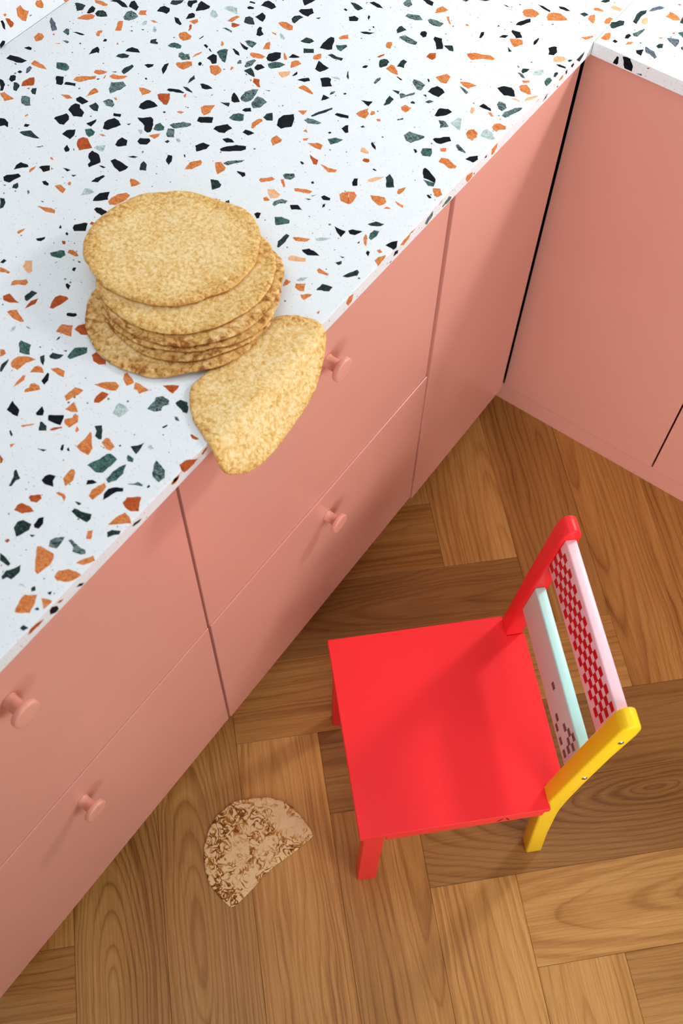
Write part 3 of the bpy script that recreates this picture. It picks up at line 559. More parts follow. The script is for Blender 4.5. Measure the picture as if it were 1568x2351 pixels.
d -5199,-4024 -5236,-3963 -5208,-3915 -5183,-3890 -5159,-3942 -5116,-3942 -5092,-3974
k -5560,-5456 -5580,-5405 -5445,-5339 -5407,-5388
t -4541,-2940 -4529,-2914 -4475,-2902 -4417,-2885 -4422,-2941 -4451,-2997 -4491,-3001
k -1135,-4579 -1158,-4504 -1117,-4472 -1043,-4588 -1090,-4629
k -4751,-5870 -4697,-5715 -4672,-5753 -4653,-5875
k -1126,260 -1031,275 -887,248 -873,208 -975,215
p -1391,-4032 -1426,-3961 -1392,-3930 -1300,-3963 -1277,-4000
k -1997,-3165 -1928,-3136 -1848,-3090 -1837,-3209
k -839,412 -759,449 -640,428 -685,387 -786,377
O -3285,-7789 -3303,-7743 -3265,-7715 -3192,-7718 -3129,-7751 -3159,-7773
O -574,-6121 -574,-6075 -414,-6085 -411,-6118 -532,-6149
O -199,-26 -70,116 -53,86 -116,-38
p -138,-1767 -141,-1686 -68,-1576 -32,-1549 -52,-1648
d -1649,-9986 -1720,-9895 -1713,-9875 -1622,-9886 -1579,-9933
O -391,708 -346,749 -258,748 -221,715 -357,665
O -5451,-5643 -5405,-5613 -5350,-5580 -5259,-5597 -5318,-5659
o -3901,-5529 -3806,-5406 -3781,-5457 -3793,-5536
t -3059,-8778 -3086,-8642 -3041,-8558 -3012,-8653
d -127,-10507 -104,-10454 -19,-10409 -5,-10452 -50,-10495 -81,-10554
k -2895,-1936 -2824,-1872 -2709,-1817 -2747,-1895 -2821,-1935
O -496,-6572 -417,-6495 -379,-6483 -404,-6614 -450,-6605
d -5833,-5844 -5860,-5790 -5815,-5747 -5730,-5855 -5776,-5875
k -3207,-4350 -3196,-4289 -3140,-4234 -3085,-4292 -3148,-4348
k -2120,-9458 -2133,-9399 -2150,-9324 -2119,-9327 -2064,-9400 -2056,-9478
O -554,-4362 -568,-4307 -505,-4221 -491,-4288 -500,-4381 -531,-4389
d -871,-11369 -801,-11370 -686,-11398 -686,-11432 -805,-11434
k -3383,-3049 -3384,-2949 -3317,-2942 -3251,-2939 -3310,-3006
s -6170,-5603 -6229,-5525 -6231,-5456 -6177,-5470 -6148,-5540 -6145,-5599
o -2321,-9722 -2342,-9639 -2353,-9525 -2323,-9511 -2290,-9569 -2301,-9654
o -5965,-4359 -5998,-4280 -5952,-4228 -5921,-4267 -5933,-4302 -5892,-4352 -5920,-4376
k -4940,-4448 -4914,-4398 -4838,-4349 -4820,-4397 -4848,-4461
k -4255,-4582 -4197,-4552 -4090,-4552 -4093,-4578 -4212,-4632
d -509,-1235 -522,-1177 -432,-1121 -435,-1195 -465,-1270
k -4176,-3200 -4115,-3218 -3984,-3230 -3967,-3286 -4024,-3292 -4120,-3238
l -917,-5704 -871,-5640 -761,-5572 -791,-5639 -867,-5717
g -4958,-3911 -4953,-3836 -4922,-3803 -4848,-3890 -4905,-3918
O -142,-11495 -36,-11450 -22,-11473 -38,-11576
k -1307,-5049 -1289,-4999 -1193,-4993 -1174,-5031 -1250,-5077
k -1848,-9829 -1855,-9754 -1857,-9714 -1792,-9751 -1760,-9804 -1819,-9845
k -2443,-3514 -2496,-3396 -2380,-3398 -2406,-3465
k -4157,-3394 -4139,-3370 -4035,-3396 -3974,-3450 -4050,-3455
O -3789,-8475 -3715,-8459 -3624,-8460 -3628,-8494 -3675,-8498 -3728,-8535
d -4179,-4379 -4221,-4268 -4222,-4180 -4159,-4236 -4168,-4319
d -489,452 -452,524 -371,518 -401,434
d -2630,-9625 -2668,-9563 -2657,-9451 -2627,-9512 -2589,-9635 -2605,-9649
d -385,908 -371,971 -290,1034 -276,992 -311,931
k -2503,-5343 -2396,-5298 -2351,-5343 -2367,-5387
k -4648,-6420 -4662,-6340 -4577,-6380 -4556,-6419 -4583,-6456
l -3818,-2699 -3817,-2668 -3738,-2703 -3687,-2728 -3683,-2774 -3744,-2762
o -2577,-3885 -2478,-3801 -2466,-3829 -2465,-3913
k -1819,-5827 -1803,-5777 -1756,-5760 -1720,-5846 -1741,-5873
o -419,-5328 -444,-5244 -413,-5251 -313,-5413 -371,-5384
d -4668,-7384 -4698,-7329 -4678,-7267 -4615,-7318 -4607,-7359
m -2072,-2751 -2084,-2638 -2053,-2593 -2031,-2644 -2037,-2761
p -638,-2424 -667,-2343 -632,-2325 -592,-2374 -583,-2446 -609,-2454
k -1402,-970 -1450,-836 -1414,-802 -1384,-868 -1382,-958
k -2585,-8547 -2599,-8520 -2510,-8457 -2475,-8472 -2488,-8513 -2562,-8552
d -4191,-4467 -4134,-4444 -4013,-4472 -3996,-4489 -4094,-4504
O -766,-6568 -800,-6473 -718,-6470 -724,-6537 -754,-6594
k -4562,-5526 -4593,-5477 -4545,-5461 -4497,-5433 -4465,-5487
l -5599,-3768 -5607,-3684 -5569,-3662 -5532,-3732 -5547,-3777
k -673,-616 -709,-547 -700,-432 -677,-441 -656,-587
d -3561,-4404 -3503,-4380 -3441,-4333 -3399,-4409 -3467,-4412
d -2390,-9203 -2364,-9155 -2304,-9214 -2261,-9279 -2325,-9258
s -1046,-2060 -988,-2061 -875,-2096 -872,-2153
t -1274,-4148 -1277,-4104 -1214,-4076 -1181,-4110 -1191,-4148 -1247,-4160
O -2846,-9411 -2799,-9383 -2744,-9412 -2749,-9458 -2765,-9491
k -175,-793 -136,-763 -33,-763 -23,-796 -123,-816
l -5341,-3800 -5406,-3719 -5400,-3691 -5319,-3734 -5297,-3789
k -4325,-4665 -4321,-4620 -4255,-4582 -4216,-4627 -4264,-4663
o -255,-10700 -306,-10622 -268,-10580 -207,-10674
k -1176,-774 -1157,-694 -1084,-654 -1093,-733
l -679,-6417 -663,-6342 -591,-6281 -607,-6380
k -6586,-5219 -6550,-5154 -6495,-5150 -6465,-5190 -6513,-5214
o -2067,-843 -2036,-819 -1968,-902 -1914,-954 -1928,-964 -2012,-902
k -4597,-2497 -4581,-2450 -4508,-2438 -4491,-2466 -4555,-2522
o -555,-3315 -494,-3254 -458,-3324 -519,-3362
s -535,-1302 -506,-1280 -442,-1293 -382,-1340 -423,-1356
d -5572,-3142 -5605,-3065 -5583,-3031 -5504,-3124
o -1931,-5116 -1902,-5085 -1799,-5187 -1814,-5211
o -3497,-3016 -3483,-2999 -3378,-3083 -3375,-3112 -3404,-3122
m -4580,-3109 -4540,-3071 -4419,-3077 -4397,-3109 -4479,-3107
k -4441,-7056 -4411,-7020 -4339,-7031 -4316,-7065 -4377,-7086
k -3774,-7857 -3727,-7800 -3701,-7757 -3679,-7796 -3692,-7850 -3732,-7869
k -6269,-4526 -6227,-4488 -6137,-4465 -6087,-4459 -6109,-4495
k -719,-10198 -749,-10146 -708,-10109 -642,-10107 -671,-10149
g -594,-9672 -616,-9626 -527,-9629 -504,-9668 -557,-9693
k -1371,-3809 -1376,-3768 -1280,-3823 -1245,-3874 -1317,-3851
o -394,-1410 -308,-1344 -282,-1382 -353,-1440
t -4941,-3460 -5017,-3332 -4982,-3328 -4933,-3399 -4926,-3465
o -913,-10476 -902,-10448 -832,-10430 -791,-10446 -765,-10500 -832,-10469
d -76,-1059 -100,-970 -74,-934 -49,-962 -44,-1050
O -1905,-5527 -1885,-5480 -1818,-5499 -1815,-5523 -1860,-5565
m -1255,-2653 -1224,-2571 -1157,-2564 -1198,-2639
o -4496,-3900 -4512,-3823 -4468,-3711 -4454,-3741 -4481,-3847
o -1720,-3334 -1747,-3268 -1710,-3240 -1677,-3273 -1690,-3335
o -4687,-7044 -4729,-6997 -4714,-6886 -4684,-6949
s -3905,-3595 -3915,-3519 -3885,-3518 -3842,-3569 -3882,-3612
l -2631,-3025 -2562,-2957 -2493,-2981 -2543,-3010
o -479,-4520 -422,-4521 -346,-4522 -323,-4561 -416,-4555
o -4047,-7919 -4046,-7878 -4010,-7807 -3996,-7848 -4007,-7930
l -4096,-5537 -4052,-5495 -4005,-5543 -4003,-5584
g -3813,-5199 -3790,-5125 -3716,-5211
k -2937,-8189 -2929,-8165 -2871,-8170 -2843,-8236 -2904,-8218
t -2361,-2258 -2344,-2182 -2313,-2127 -2298,-2157 -2324,-2240
d -1768,-2716 -1669,-2677 -1644,-2741
t -233,-9000 -218,-8982 -112,-8982 -130,-9012 -181,-9026
l -3563,-5361 -3534,-5318 -3476,-5351 -3489,-5394
g -365,-9920 -306,-9876 -287,-9829 -214,-9828 -211,-9846 -273,-9872
o -4348,-3428 -4396,-3352 -4371,-3349 -4319,-3389 -4312,-3442
o -423,-2289 -383,-2264 -309,-2314 -348,-2334
d -467,-5878 -418,-5805 -388,-5846 -408,-5890
t -1560,-9898 -1533,-9842 -1478,-9791 -1459,-9797 -1539,-9904
o -5544,-3623 -5506,-3587 -5417,-3595 -5466,-3632
p -321,-1838 -268,-1797 -189,-1806 -179,-1828
k -2406,-2560 -2391,-2511 -2349,-2491 -2344,-2549 -2382,-2579
k -5393,-6429 -5417,-6382 -5350,-6354 -5345,-6412
d -2264,-5875 -2238,-5825 -2184,-5892 -2226,-5910
d -2460,-2879 -2512,-2780 -2509,-2762 -2401,-2911
k -4345,-3947 -4345,-3904 -4303,-3909 -4281,-3960 -4307,-3980
m -6258,-4761 -6207,-4722 -6153,-4722 -6156,-4763
d -959,-883 -853,-937 -884,-980
k -3094,-3347 -3097,-3258 -3089,-3221 -3055,-3266 -3070,-3320
k -4404,-6704 -4349,-6681 -4284,-6672 -4302,-6720
o -3912,-4930 -3889,-4889 -3821,-4869 -3840,-4924
k -3854,-6018 -3803,-5957 -3738,-5936 -3774,-5990
m -2420,-3347 -2441,-3283 -2402,-3235 -2387,-3277
o -1861,-10051 -1831,-10021 -1754,-9945 -1755,-9964 -1829,-10063
k -4643,-2385 -4650,-2349 -4562,-2333 -4558,-2364
k -3843,-8422 -3847,-8347 -3799,-8349 -3801,-8406
o -2178,-4296 -2120,-4238 -2111,-4301 -2151,-4323
d -82,-11870 -77,-11825 -10,-11817 -30,-11872
t -3403,-7253 -3414,-7203 -3362,-7197 -3334,-7234
k -4548,-3580 -4532,-3546 -4473,-3565 -4459,-3608
k -250,-5510 -258,-5462 -216,-5466 -191,-5538
l -2942,-9142 -2970,-9076 -2954,-9036 -2915,-9107
o -164,-5391 -143,-5346 -88,-5370 -112,-5410
t -1769,-10479 -1696,-10501 -1670,-10544 -1681,-10566
k -1902,-204 -1750,-88 -1803,-163
m -1369,-3189 -1307,-3107 -1292,-3139 -1341,-3196
k -6279,-5665 -6275,-5613 -6220,-5620 -6227,-5662
k -844,-3548 -805,-3532 -768,-3559 -776,-3601
k -2999,-1591 -3027,-1529 -2983,-1545 -2955,-1625
d -1414,-2775 -1406,-2739 -1371,-2735 -1346,-2764 -1390,-2791
l -507,-9418 -499,-9370 -439,-9389 -458,-9424
k -5775,-4414 -5791,-4349 -5756,-4344 -5733,-4388
k -206,-4177 -190,-4152 -120,-4177 -144,-4208
o -4147,-6873 -4145,-6832 -4112,-6846 -4085,-6885 -4113,-6899
t -3484,-7682 -3442,-7658 -3406,-7695 -3428,-7720
d -3650,-5489 -3636,-5439 -3594,-5446 -3599,-5494
d -91,-619 -74,-577 -36,-561 -50,-635
o -2267,-4175 -2253,-4113 -2193,-4166
k -1276,-10027 -1302,-9976 -1289,-9952 -1248,-10006 -1245,-10032
o -3945,-2731 -3862,-2723 -3837,-2755 -3894,-2757
k -2100,-356 -2014,-291 -2026,-352
o -522,-4724 -507,-4669 -457,-4663 -446,-4680
k -3036,-7971 -3052,-7928 -3019,-7908 -2993,-7970
o -1596,-3361 -1555,-3325 -1525,-3354 -1551,-3385
d -310,-11477 -295,-11433 -252,-11468 -277,-11503
o -4466,-5914 -4413,-5889 -4361,-5890 -4399,-5927
k -1888,-2443 -1869,-2428 -1771,-2451 -1802,-2469
s -544,-8914 -513,-8898 -450,-8931 -498,-8945
o -3891,-3771 -3918,-3708 -3872,-3710 -3871,-3778
o -1315,-9744 -1344,-9679 -1285,-9707 -1288,-9745
k -1204,-5151 -1187,-5112 -1159,-5163 -1174,-5204
o -4060,-4612 -4061,-4547 -4007,-4631 -4029,-4633
k -3404,-1649 -3399,-1611 -3348,-1623 -3349,-1657
k -4045,-6379 -4006,-6355 -3947,-6350 -3962,-6381
k -1936,-4683 -1912,-4665 -1862,-4681 -1876,-4713
k -4442,-3596 -4412,-3589 -4339,-3634 -4386,-3632
o -4824,-5238 -4769,-5224 -4735,-5250 -4766,-5262
O -1734,-839 -1727,-803 -1685,-811 -1686,-845
k -1916,-10185 -1907,-10171 -1843,-10202 -1842,-10230
s -4467,-7310 -4470,-7281 -4423,-7302 -4418,-7345
d -1366,-2535 -1325,-2505 -1286,-2552
k -4695,-3516 -4686,-3412 -4670,-3439 -4675,-3501
d -674,-10430 -623,-10411 -593,-10407 -603,-10442
d -1480,-10172 -1429,-10139 -1394,-10122 -1408,-10161
t -937,-11234 -923,-11196 -892,-11200 -895,-11241
o -1779,-10318 -1739,-10273 -1736,-10342
o -5540,-6264 -5529,-6215 -5505,-6228 -5511,-6276
d -4218,-6734 -4159,-6689 -4168,-6744
o -4676,-6660 -4652,-6642 -4603,-6667 -4634,-6682
k -1503,-2210 -1487,-2198 -1441,-2239 -1455,-2259
k -3535,-7566 -3539,-7528 -3497,-7545 -3494,-7576
k -1536,-68 -1491,-54 -1422,-63 -1467,-77
k -1066,-4212 -1054,-4185 -1004,-4193 -1014,-4216
k -1576,-4912 -1567,-4874 -1530,-4899 -1546,-4927
k -3614,-2069 -3558,-2013 -3565,-2065
k -1974,-3992 -1964,-3958 -1928,-3960 -1940,-3997
k -3668,-7543 -3694,-7489 -3653,-7508 -3640,-7531
l -456,-11518 -407,-11490 -354,-11510
k -559,-9112 -533,-9051 -519,-9055 -535,-9114
o -5201,-5038 -5230,-4962 -5223,-4944 -5197,-4998
p -236,1006 -178,1043 -184,1001
d -4064,-5054 -4058,-5021 -4022,-5028 -4032,-5056
k -2279,-3210 -2268,-3172 -2238,-3179 -2249,-3211
k -1685,-3625 -1663,-3568 -1644,-3616
s -5214,-4843 -5160,-4792 -5147,-4819
k -1218,-9984 -1218,-9949 -1172,-9978 -1191,-9992
o -5568,-4346 -5593,-4294 -5537,-4328
k -2406,-8915 -2419,-8861 -2406,-8834 -2393,-8873
k -4743,-4658 -4725,-4638 -4692,-4661 -4714,-4678
k -494,-5755 -421,-5729 -436,-5762
d -111,-11630 -103,-11595 -67,-11598 -79,-11623
o -6474,-4742 -6467,-4711 -6435,-4726 -6448,-4755
s -4976,-6628 -4919,-6569 -4913,-6597
k -3276,-5530 -3257,-5516 -3222,-5557 -3238,-5561
k -1456,-5200 -1379,-5160 -1400,-5196
o -6304,-4870 -6237,-4819 -6240,-4850
l -3940,-4535 -3879,-4510 -3885,-4544
t -5922,-5837 -5896,-5797 -5876,-5835
k -136,-11415 -111,-11372 -94,-11415
o -3529,-3771 -3518,-3753 -3491,-3772 -3488,-3801
k -4298,-5540 -4257,-5494 -4259,-5538
k -776,-11025 -720,-10994 -731,-11031
k -163,-9824 -166,-9786 -138,-9792 -143,-9825
k -2820,-1720 -2814,-1700 -2781,-1717 -2785,-1740
t -157,-6687 -153,-6634 -127,-6682
k -5278,-5090 -5241,-5050 -5246,-5096
k -1425,-5117 -1379,-5046 -1400,-5109
k -1327,-577 -1334,-533 -1300,-550
o -4529,-6791 -4486,-6793 -4493,-6825
s -2858,-8963 -2779,-8962 -2805,-8979
k -440,-5436 -433,-5383 -414,-5427
k -5518,-3860 -5472,-3838 -5478,-3868
d -6450,-5555 -6427,-5538 -6392,-5566
k -5628,-3987 -5595,-3958 -5582,-3985
k -3085,-7812 -3042,-7803 -3039,-7820 -3057,-7827
k -6010,-4667 -6020,-4633 -5979,-4653
k -2229,-8978 -2204,-8943 -2185,-8964
k -3207,-3819 -3150,-3784 -3142,-3799
k -4533,-6361 -4547,-6331 -4494,-6372
k -780,-9600 -776,-9574 -756,-9582 -763,-9602
k -4202,-7328 -4158,-7312 -4158,-7333
k -4806,-7416 -4771,-7389 -4771,-7410
k -1685,-3221 -1676,-3199 -1653,-3220
k -6191,-5952 -6174,-5931 -6163,-5958
k -3294,-8024 -3283,-7972 -3277,-7993
'''.strip().split('\n')
EDGE_LEFT = '''
d -507,9168 -433,9168 -260,9168 -278,9105 -375,9058
k -833,9168 -778,9168 -753,9095 -792,9087
O -1009,9128 -890,9154 -880,9087 -980,9095
k -673,9168 -595,9168 -556,9118 -606,9095
k -1052,9031 -984,9021 -989,8992
k -1431,9020 -1369,9067 -1310,9096 -1339,9029
O -1672,9154 -1634,9168 -1565,9168 -1585,9147
O -2840,9037 -2854,9143 -2710,9150 -2702,9068 -2786,9000
k -3044,9122 -2983,9141 -2977,9085
O -3506,9073 -3491,9130 -3331,9083 -3334,8997 -3444,8985
t -3307,9027 -3263,9034 -3267,8985
m -4090,9026 -4014,9058 -3925,9089 -3842,9017 -3905,8985 -4059,9002
t -4183,9120 -4092,9168 -4122,9130
m -4508,9046 -4450,9105 -4314,9126 -4321,9049 -4447,8985
O -5084,9134 -5003,9158 -4849,9152 -4879,9087 -5010,9059
t -4889,9168 -4740,9155 -4807,9134
k -5239,9051 -5208,9116 -5128,9080 -5133,9024
k -5329,9005 -5272,9003 -5287,8985
O -6282,9101 -6222,9168 -6126,9131 -6160,9023 -6232,9009
t -9092,9098 -9028,9132 -8979,9115 -9005,9087 -9069,9060
O -9607,9134 -9550,9168 -9469,9150 -9486,9093 -9548,9067 -9601,9091
t -11863,9100 -11811,9154 -11731,9141 -11636,9090 -11702,9074 -11819,9080
k -11537,9132 -11497,9149 -11440,9080 -11438,9003 -11492,8997 -11552,9057
t -11431,9122 -11391,9125 -11344,9081 -11389,9078
k -11156,9057 -11109,9064 -11053,8995 -11095,8986
k -10266,9099 -10227,9121 -10116,9063 -10167,9049 -10238,9072
t -9608,9104 -9558,9162 -9474,9129 -9511,9090 -9588,9103
'''.strip().split('\n')
CHIPS_RIGHT = '''
d 244,778 207,969 216,1078 287,1160 309,1081 287,962 319,758
d 11,499 -6,569 45,615 73,687 136,711 174,623 132,542 88,448 51,446
O 584,1190 601,1288 576,1347 649,1341 740,1310 810,1245 719,1185
s 837,735 871,777 996,823 1032,769 1038,631 919,683
s 683,340 680,377 759,350 836,344 928,255 913,196 813,247 749,246
O 46,129 49,279 94,333 128,306 165,187 130,131
s 318,1156 327,1248 397,1371 474,1386 448,1307 361,1182
m 375,529 417,610 466,737 484,678 473,505 420,481
p 357,830 332,912 344,979 392,992 437,892 428,821
k 600,206 633,238 685,293 709,199 722,139 643,149
d 797,476 805,546 861,587 895,496 847,446
k 334,350 314,433 342,486 386,464 382,376
g 913,957 963,1028 1035,886
o 413,214 413,302 482,355 479,282
d 828,1192 798,1354 878,1196
k 221,181 233,236 292,219 279,167
k 1107,665 1117,721 1168,621
o 720,667 796,726 777,672
t 587,1575 641,1617 638,1566
t 847,890 878,946 879,888
'''.strip().split('\n')
EDGE_RIGHT = '''
k 379,8985 390,9041 415,9118 445,9113 462,9017 445,8985
k 500,9147 553,9168 621,9168 696,9066 699,8985 663,8985 577,8985
m 771,8985 778,8989 854,9015 866,8985
t 897,9135 953,9168 930,9131
'''.strip().split('\n')
CHIPS_SPLASH = '''
O -4973,9566 -4886,9572 -4849,9481 -4770,9412 -4824,9352 -4865,9299 -4921,9337 -4985,9449
O -4626,9450 -4586,9482 -4495,9442 -4479,9362 -4499,9319 -4538,9331 -4604,9390
t -5201,9533 -5130,9484 -5082,9383 -5119,9354 -5162,9360 -5191,9438
k -5298,9542 -5257,9533 -5240,9457 -5256,9380 -5286,9420
o -5224,9606 -5178,9599 -5163,9565 -5203,9560
k -5421,9234 -5355,9261 -5315,9229 -5343,9190 -5431,9176
s -4781,9343 -4736,9340 -4741,9325 -4775,9329
o -4090,9226 -3986,9170 -4036,9164 -4087,9197
o -4292,9306 -4252,9303 -4271,9295
'''.strip().split('\n')
LAYERS = [[0.003, [-0.1517, -0.783], [1065, 1103, 1141, 1118, 1050, 982, 931, 934, 936, 939, 946, 953, 960, 964, 966, 967, 967, 960, 954, 948, 943, 937, 932, 960, 1010, 1059, 1089, 1070, 1050, 1039, 1032, 1024, 1007, 988, 981, 976, 959, 940, 928, 935, 934, 924, 913, 902, 921, 971, 1020, 1043]], [0.009, [-0.1452, -0.7532], [1016, 1036, 1053, 1069, 1028, 986, 944, 933, 935, 937, 942, 949, 956, 963, 965, 966, 968, 964, 958, 952, 946, 941, 935, 930, 934, 937, 940, 972, 1020, 1068, 1092, 1057, 1023, 989, 971, 962, 953, 945, 937, 929, 925, 928, 932, 934, 937, 939, 963, 989]], [0.015, [-0.1464, -0.7466], [1024, 1036, 1047, 1060, 1075, 1090, 1043, 991, 939, 933, 936, 938, 945, 953, 960, 964, 966, 967, 965, 958, 951, 945, 939, 934, 932, 935, 939, 959, 1027, 1095, 1148, 1112, 1077, 1043, 1012, 981, 953, 932, 910, 889, 884, 889, 894, 899, 926, 956, 980, 1002]], [0.021, [-0.1468, -0.7353], [953, 948, 962, 983, 1006, 1037, 1068, 1089, 1100, 1101, 1058, 1010, 962, 932, 934, 936, 939, 944, 951, 958, 963, 965, 966, 968, 964, 959, 953, 953, 1023, 1093, 1163, 1180, 1149, 1118, 1086, 1051, 1015, 999, 983, 967, 950, 937, 934, 931, 941, 951, 962, 958]], [0.028, [-0.1637, -0.73], [978, 997, 1016, 1028, 1037, 1050, 1069, 1086, 1083, 1082, 1087, 1039, 991, 943, 933, 935, 938, 942, 949, 957, 963, 965, 966, 968, 963, 957, 950, 984, 1053, 1122, 1167, 1130, 1097, 1074, 1052, 1033, 1014, 1000, 986, 970, 955, 940, 925, 930, 943, 944, 945, 960]], [0.036, [-0.2052, -0.7105], [1035, 1043, 1050, 1057, 1059, 1064, 1083, 1092, 1090, 1086, 1046, 979, 910, 907, 913, 915, 915, 920, 931, 947, 971, 986, 982, 991, 1016, 1041, 1064, 1084, 1104, 1120, 1119, 1083, 1065, 1052, 1041, 1031, 1014, 996, 983, 979, 978, 984, 980, 972, 987, 944, 991, 1021]]]
DRAPE = [(-0.0521, -0.7253), (-0.0512, -0.7051), (-0.0456, -0.698), (-0.0274, -0.6854), (-0.0072, -0.6792), (0.0094, -0.6827), (0.0222, -0.6918), (0.0338, -0.7052), (0.0489, -0.7279), (0.0589, -0.7466), (0.0665, -0.778), (0.0706, -0.8062), (0.0728, -0.8361), (0.0716, -0.8627), (0.0664, -0.8823), (0.052, -0.9008), (0.0426, -0.9063), (0.0294, -0.9054), (0.0153, -0.9026), (-0.0009, -0.8964), (-0.0154, -0.8917), (-0.0333, -0.8832), (-0.0473, -0.8714), (-0.0565, -0.8622), (-0.0666, -0.8469)]
HALF = [(0.0747, -1.0463), (0.0969, -1.0225), (0.1216, -1.0019), (0.1536, -0.9908), (0.1863, -0.994), (0.215, -1.0022), (0.2289, -1.0089), (0.2234, -1.0298), (0.216, -1.059), (0.2063, -1.085), (0.1991, -1.1136), (0.1981, -1.1374), (0.1933, -1.1683), (0.1901, -1.1888), (0.1828, -1.1919), (0.1546, -1.1876), (0.1304, -1.1824), (0.1074, -1.1668), (0.0845, -1.1412), (0.0729, -1.1162), (0.0666, -1.0868)]
# ------------------------------------------------------------------ setting: floor of herringbone planks
W = 0.1535; N = 5; U0 = 0.0965; V0 = -0.380
floor = link('floor', box(-0.83, 6.0, -6.0, 0.79, -0.05, -0.0100), M['joint']); tag(floor, kind='structure')
root2 = math.sqrt(0.5)
def plank_mesh():
    g = 0.00022
    bm = box(-N*W/2+g, N*W/2-g, -W/2+g, W/2-g, -0.0100, 0.0, 0.0005, 1)
    me = bpy.data.meshes.new('floor_plank'); bm.to_mesh(me); bm.free(); me.materials.append(M['oak']); return me
pm = plank_mesh()
TONE = {('h', -3, -4): (0.62, 0.56, 0.50), ('h', -4, -3): (0.62, 0.56, 0.5), ('h', -2, -5): (1.0, 1.0, 1.0), ('h', -1, -6): (0.78, 0.74, 0.68),
        ('h', -7, 0): (0.86, 0.80, 0.72), ('h', -6, -1): (0.64, 0.57, 0.50), ('h', -5, -2): (0.98, 0.95, 0.9)}
EYES = {('v', -7, -5): (-0.327, 0.0147, 0.20), ('v', -6, -6): (-0.104, 0.0234, 0.15), ('h', -3, -4): (0.06, 0.035, 0.22), ('v', -4, -2): (-0.25, -0.01, 0.16)}
seen = set()
for a in range(-16, 14):
    for b in range(-20, 10):
        d = (a + b + 7) % (2*N)
        if d < N: key = ('h', a-d, b)
        else: key = ('v', a, b + (2*N-1-d) - (N-1))
        if key in seen: continue
        seen.add(key)
        k, i, j = key
        uc, vc = (i+N/2, j+0.5) if k == 'h' else (i+0.5, j+N/2)
        u = U0 + uc*W; v = V0 + vc*W
        x = (u-v)*root2; y = (u+v)*root2
        if not (-0.50 < x < 2.1 and -2.6 < y < 0.45): continue
        o = bpy.data.objects.new('floor_plank', pm); C.objects.link(o); o.parent = floor
        o.location = (x, y, 0); o.rotation_euler = (0, 0, math.radians(45 if k == 'h' else 135) + (math.pi if random.random() < 0.5 else 0))
        if key in EYES:
            o.rotation_euler = (0, 0, math.radians(45 if k == 'h' else 135))
            o.material_slots[0].link = 'OBJECT'; o.material_slots[0].material = oak('oiled_oak_eye', EYES[key])
        s = random.uniform(0.82, 1.12); w = random.uniform(0.95, 1.05)
        o.color = (*TONE[key], 1) if key in TONE else (s, s*w*0.98, s*w*w*0.95, 1)

wl = link('wall_left', box(-0.83, -0.706, -2.6, 0.79, 0, 2.5), M['wall']); tag(wl, kind='structure')
wb = link('wall_back', box(-0.83, 2.2, 0.661, 0.79, 0, 2.5), M['wall']); tag(wb, kind='structure')
tr = link('trim_1', box(-0.30, 1.30, 0.0150, 0.030, 0.0, 0.0535, 0.0008), M['pink']); tag(tr, kind='structure')
tr2 = link('trim_2', box(-0.075, -0.060, -1.5285, 0.010, 0.0, 0.066, 0.0008), M['pink']); tag(tr2, kind='structure')

# ------------------------------------------------------------------ worktops with their stone chips
def rail_top(x0, x1, y0, y1): return box(x0, x1, y0, y1, H-TH, H, 0.0011, 2)
wt_left = link('worktop', rail_top(-0.685, 0.0, -1.540, 0.66), M['terrazzo'])
tag(wt_left, 'long white terrazzo worktop with black, green and orange chips carrying the pancake stack', 'worktop')
wt_right = link('worktop', rail_top(0.0006, 1.30, 0.0, 0.66), M['terrazzo'])
tag(wt_right, 'short white terrazzo worktop section at the upper right beyond the inner corner joint', 'worktop')
bs = link('backsplash', box(-0.705, -0.6853, -1.540, 0.66, H-0.001, H+0.42, 0.0008), M['terrazzo'])
tag(bs, 'upright white terrazzo backsplash rising behind the long worktop at the upper left', 'backsplash')

def rough_outline(pts):
    """break straight edges of a traced chip into slightly irregular ones"""
    out = []; n = len(pts)
    for i in range(n):
        a = Vector(pts[i]); b = Vector(pts[(i+1) % n]); out.append(a); L = (b-a).length
        if L > 0.004:
            k = 2 if L > 0.009 else 1
            nrm = Vector((-(b-a).y, (b-a).x))/L
            for m in range(1, k+1):
                out.append(a.lerp(b, m/(k+1)+random.uniform(-0.08, 0.08)) + nrm*random.uniform(-0.045, 0.045)*L)
    return out
def area2(p): return 0.5*abs(sum(p[i][0]*p[i-1][1]-p[i-1][0]*p[i][1] for i in range(len(p))))
LIFT = 0.00012
def chip_bm(bm, pts, place):
    pts = rough_outline(pts)
    a = [bm.verts.new(place(u, v, LIFT)) for u, v in pts]; b = [bm.verts.new(place(u, v, -0.0006)) for u, v in pts]
    f = bm.faces.new(a); n = len(pts)
    for i in range(n): bm.faces.new((a[i], b[i], b[(i+1) % n], a[(i+1) % n]))
def chips(rows, place, parent, limit):
    items = []
    for r in rows:
        t = r.split(); items.append((t[0], [tuple(int(q)*1e-4 for q in s.split(',')) for s in t[1:]]))
    items.sort(key=lambda it: -area2(it[1]))
    for c, pts in items[:limit]:
        bm = bmesh.new(); chip_bm(bm, pts, place); bmesh.ops.recalc_face_normals(bm, faces=bm.faces)
        link('terrazzo_chip', bm, CH[c], parent)
    rest = items[limit:]
    if rest:
        bm = bmesh.new(); mats = sorted({c for c, _ in rest}); tags = []
        for c, pts in rest:
            n0 = len(bm.faces); chip_bm(bm, pts, place); bm.faces.ensure_lookup_table()
            for f in bm.faces[n0:]: f.material_index = mats.index(c)
        bmesh.ops.recalc_face_normals(bm, faces=bm.faces)
        o = link('small_chips', bm, [CH[c] for c in mats], parent); o['kind'] = 'stuff'
on_top = lambda u, v, w: (u, v, H+w)
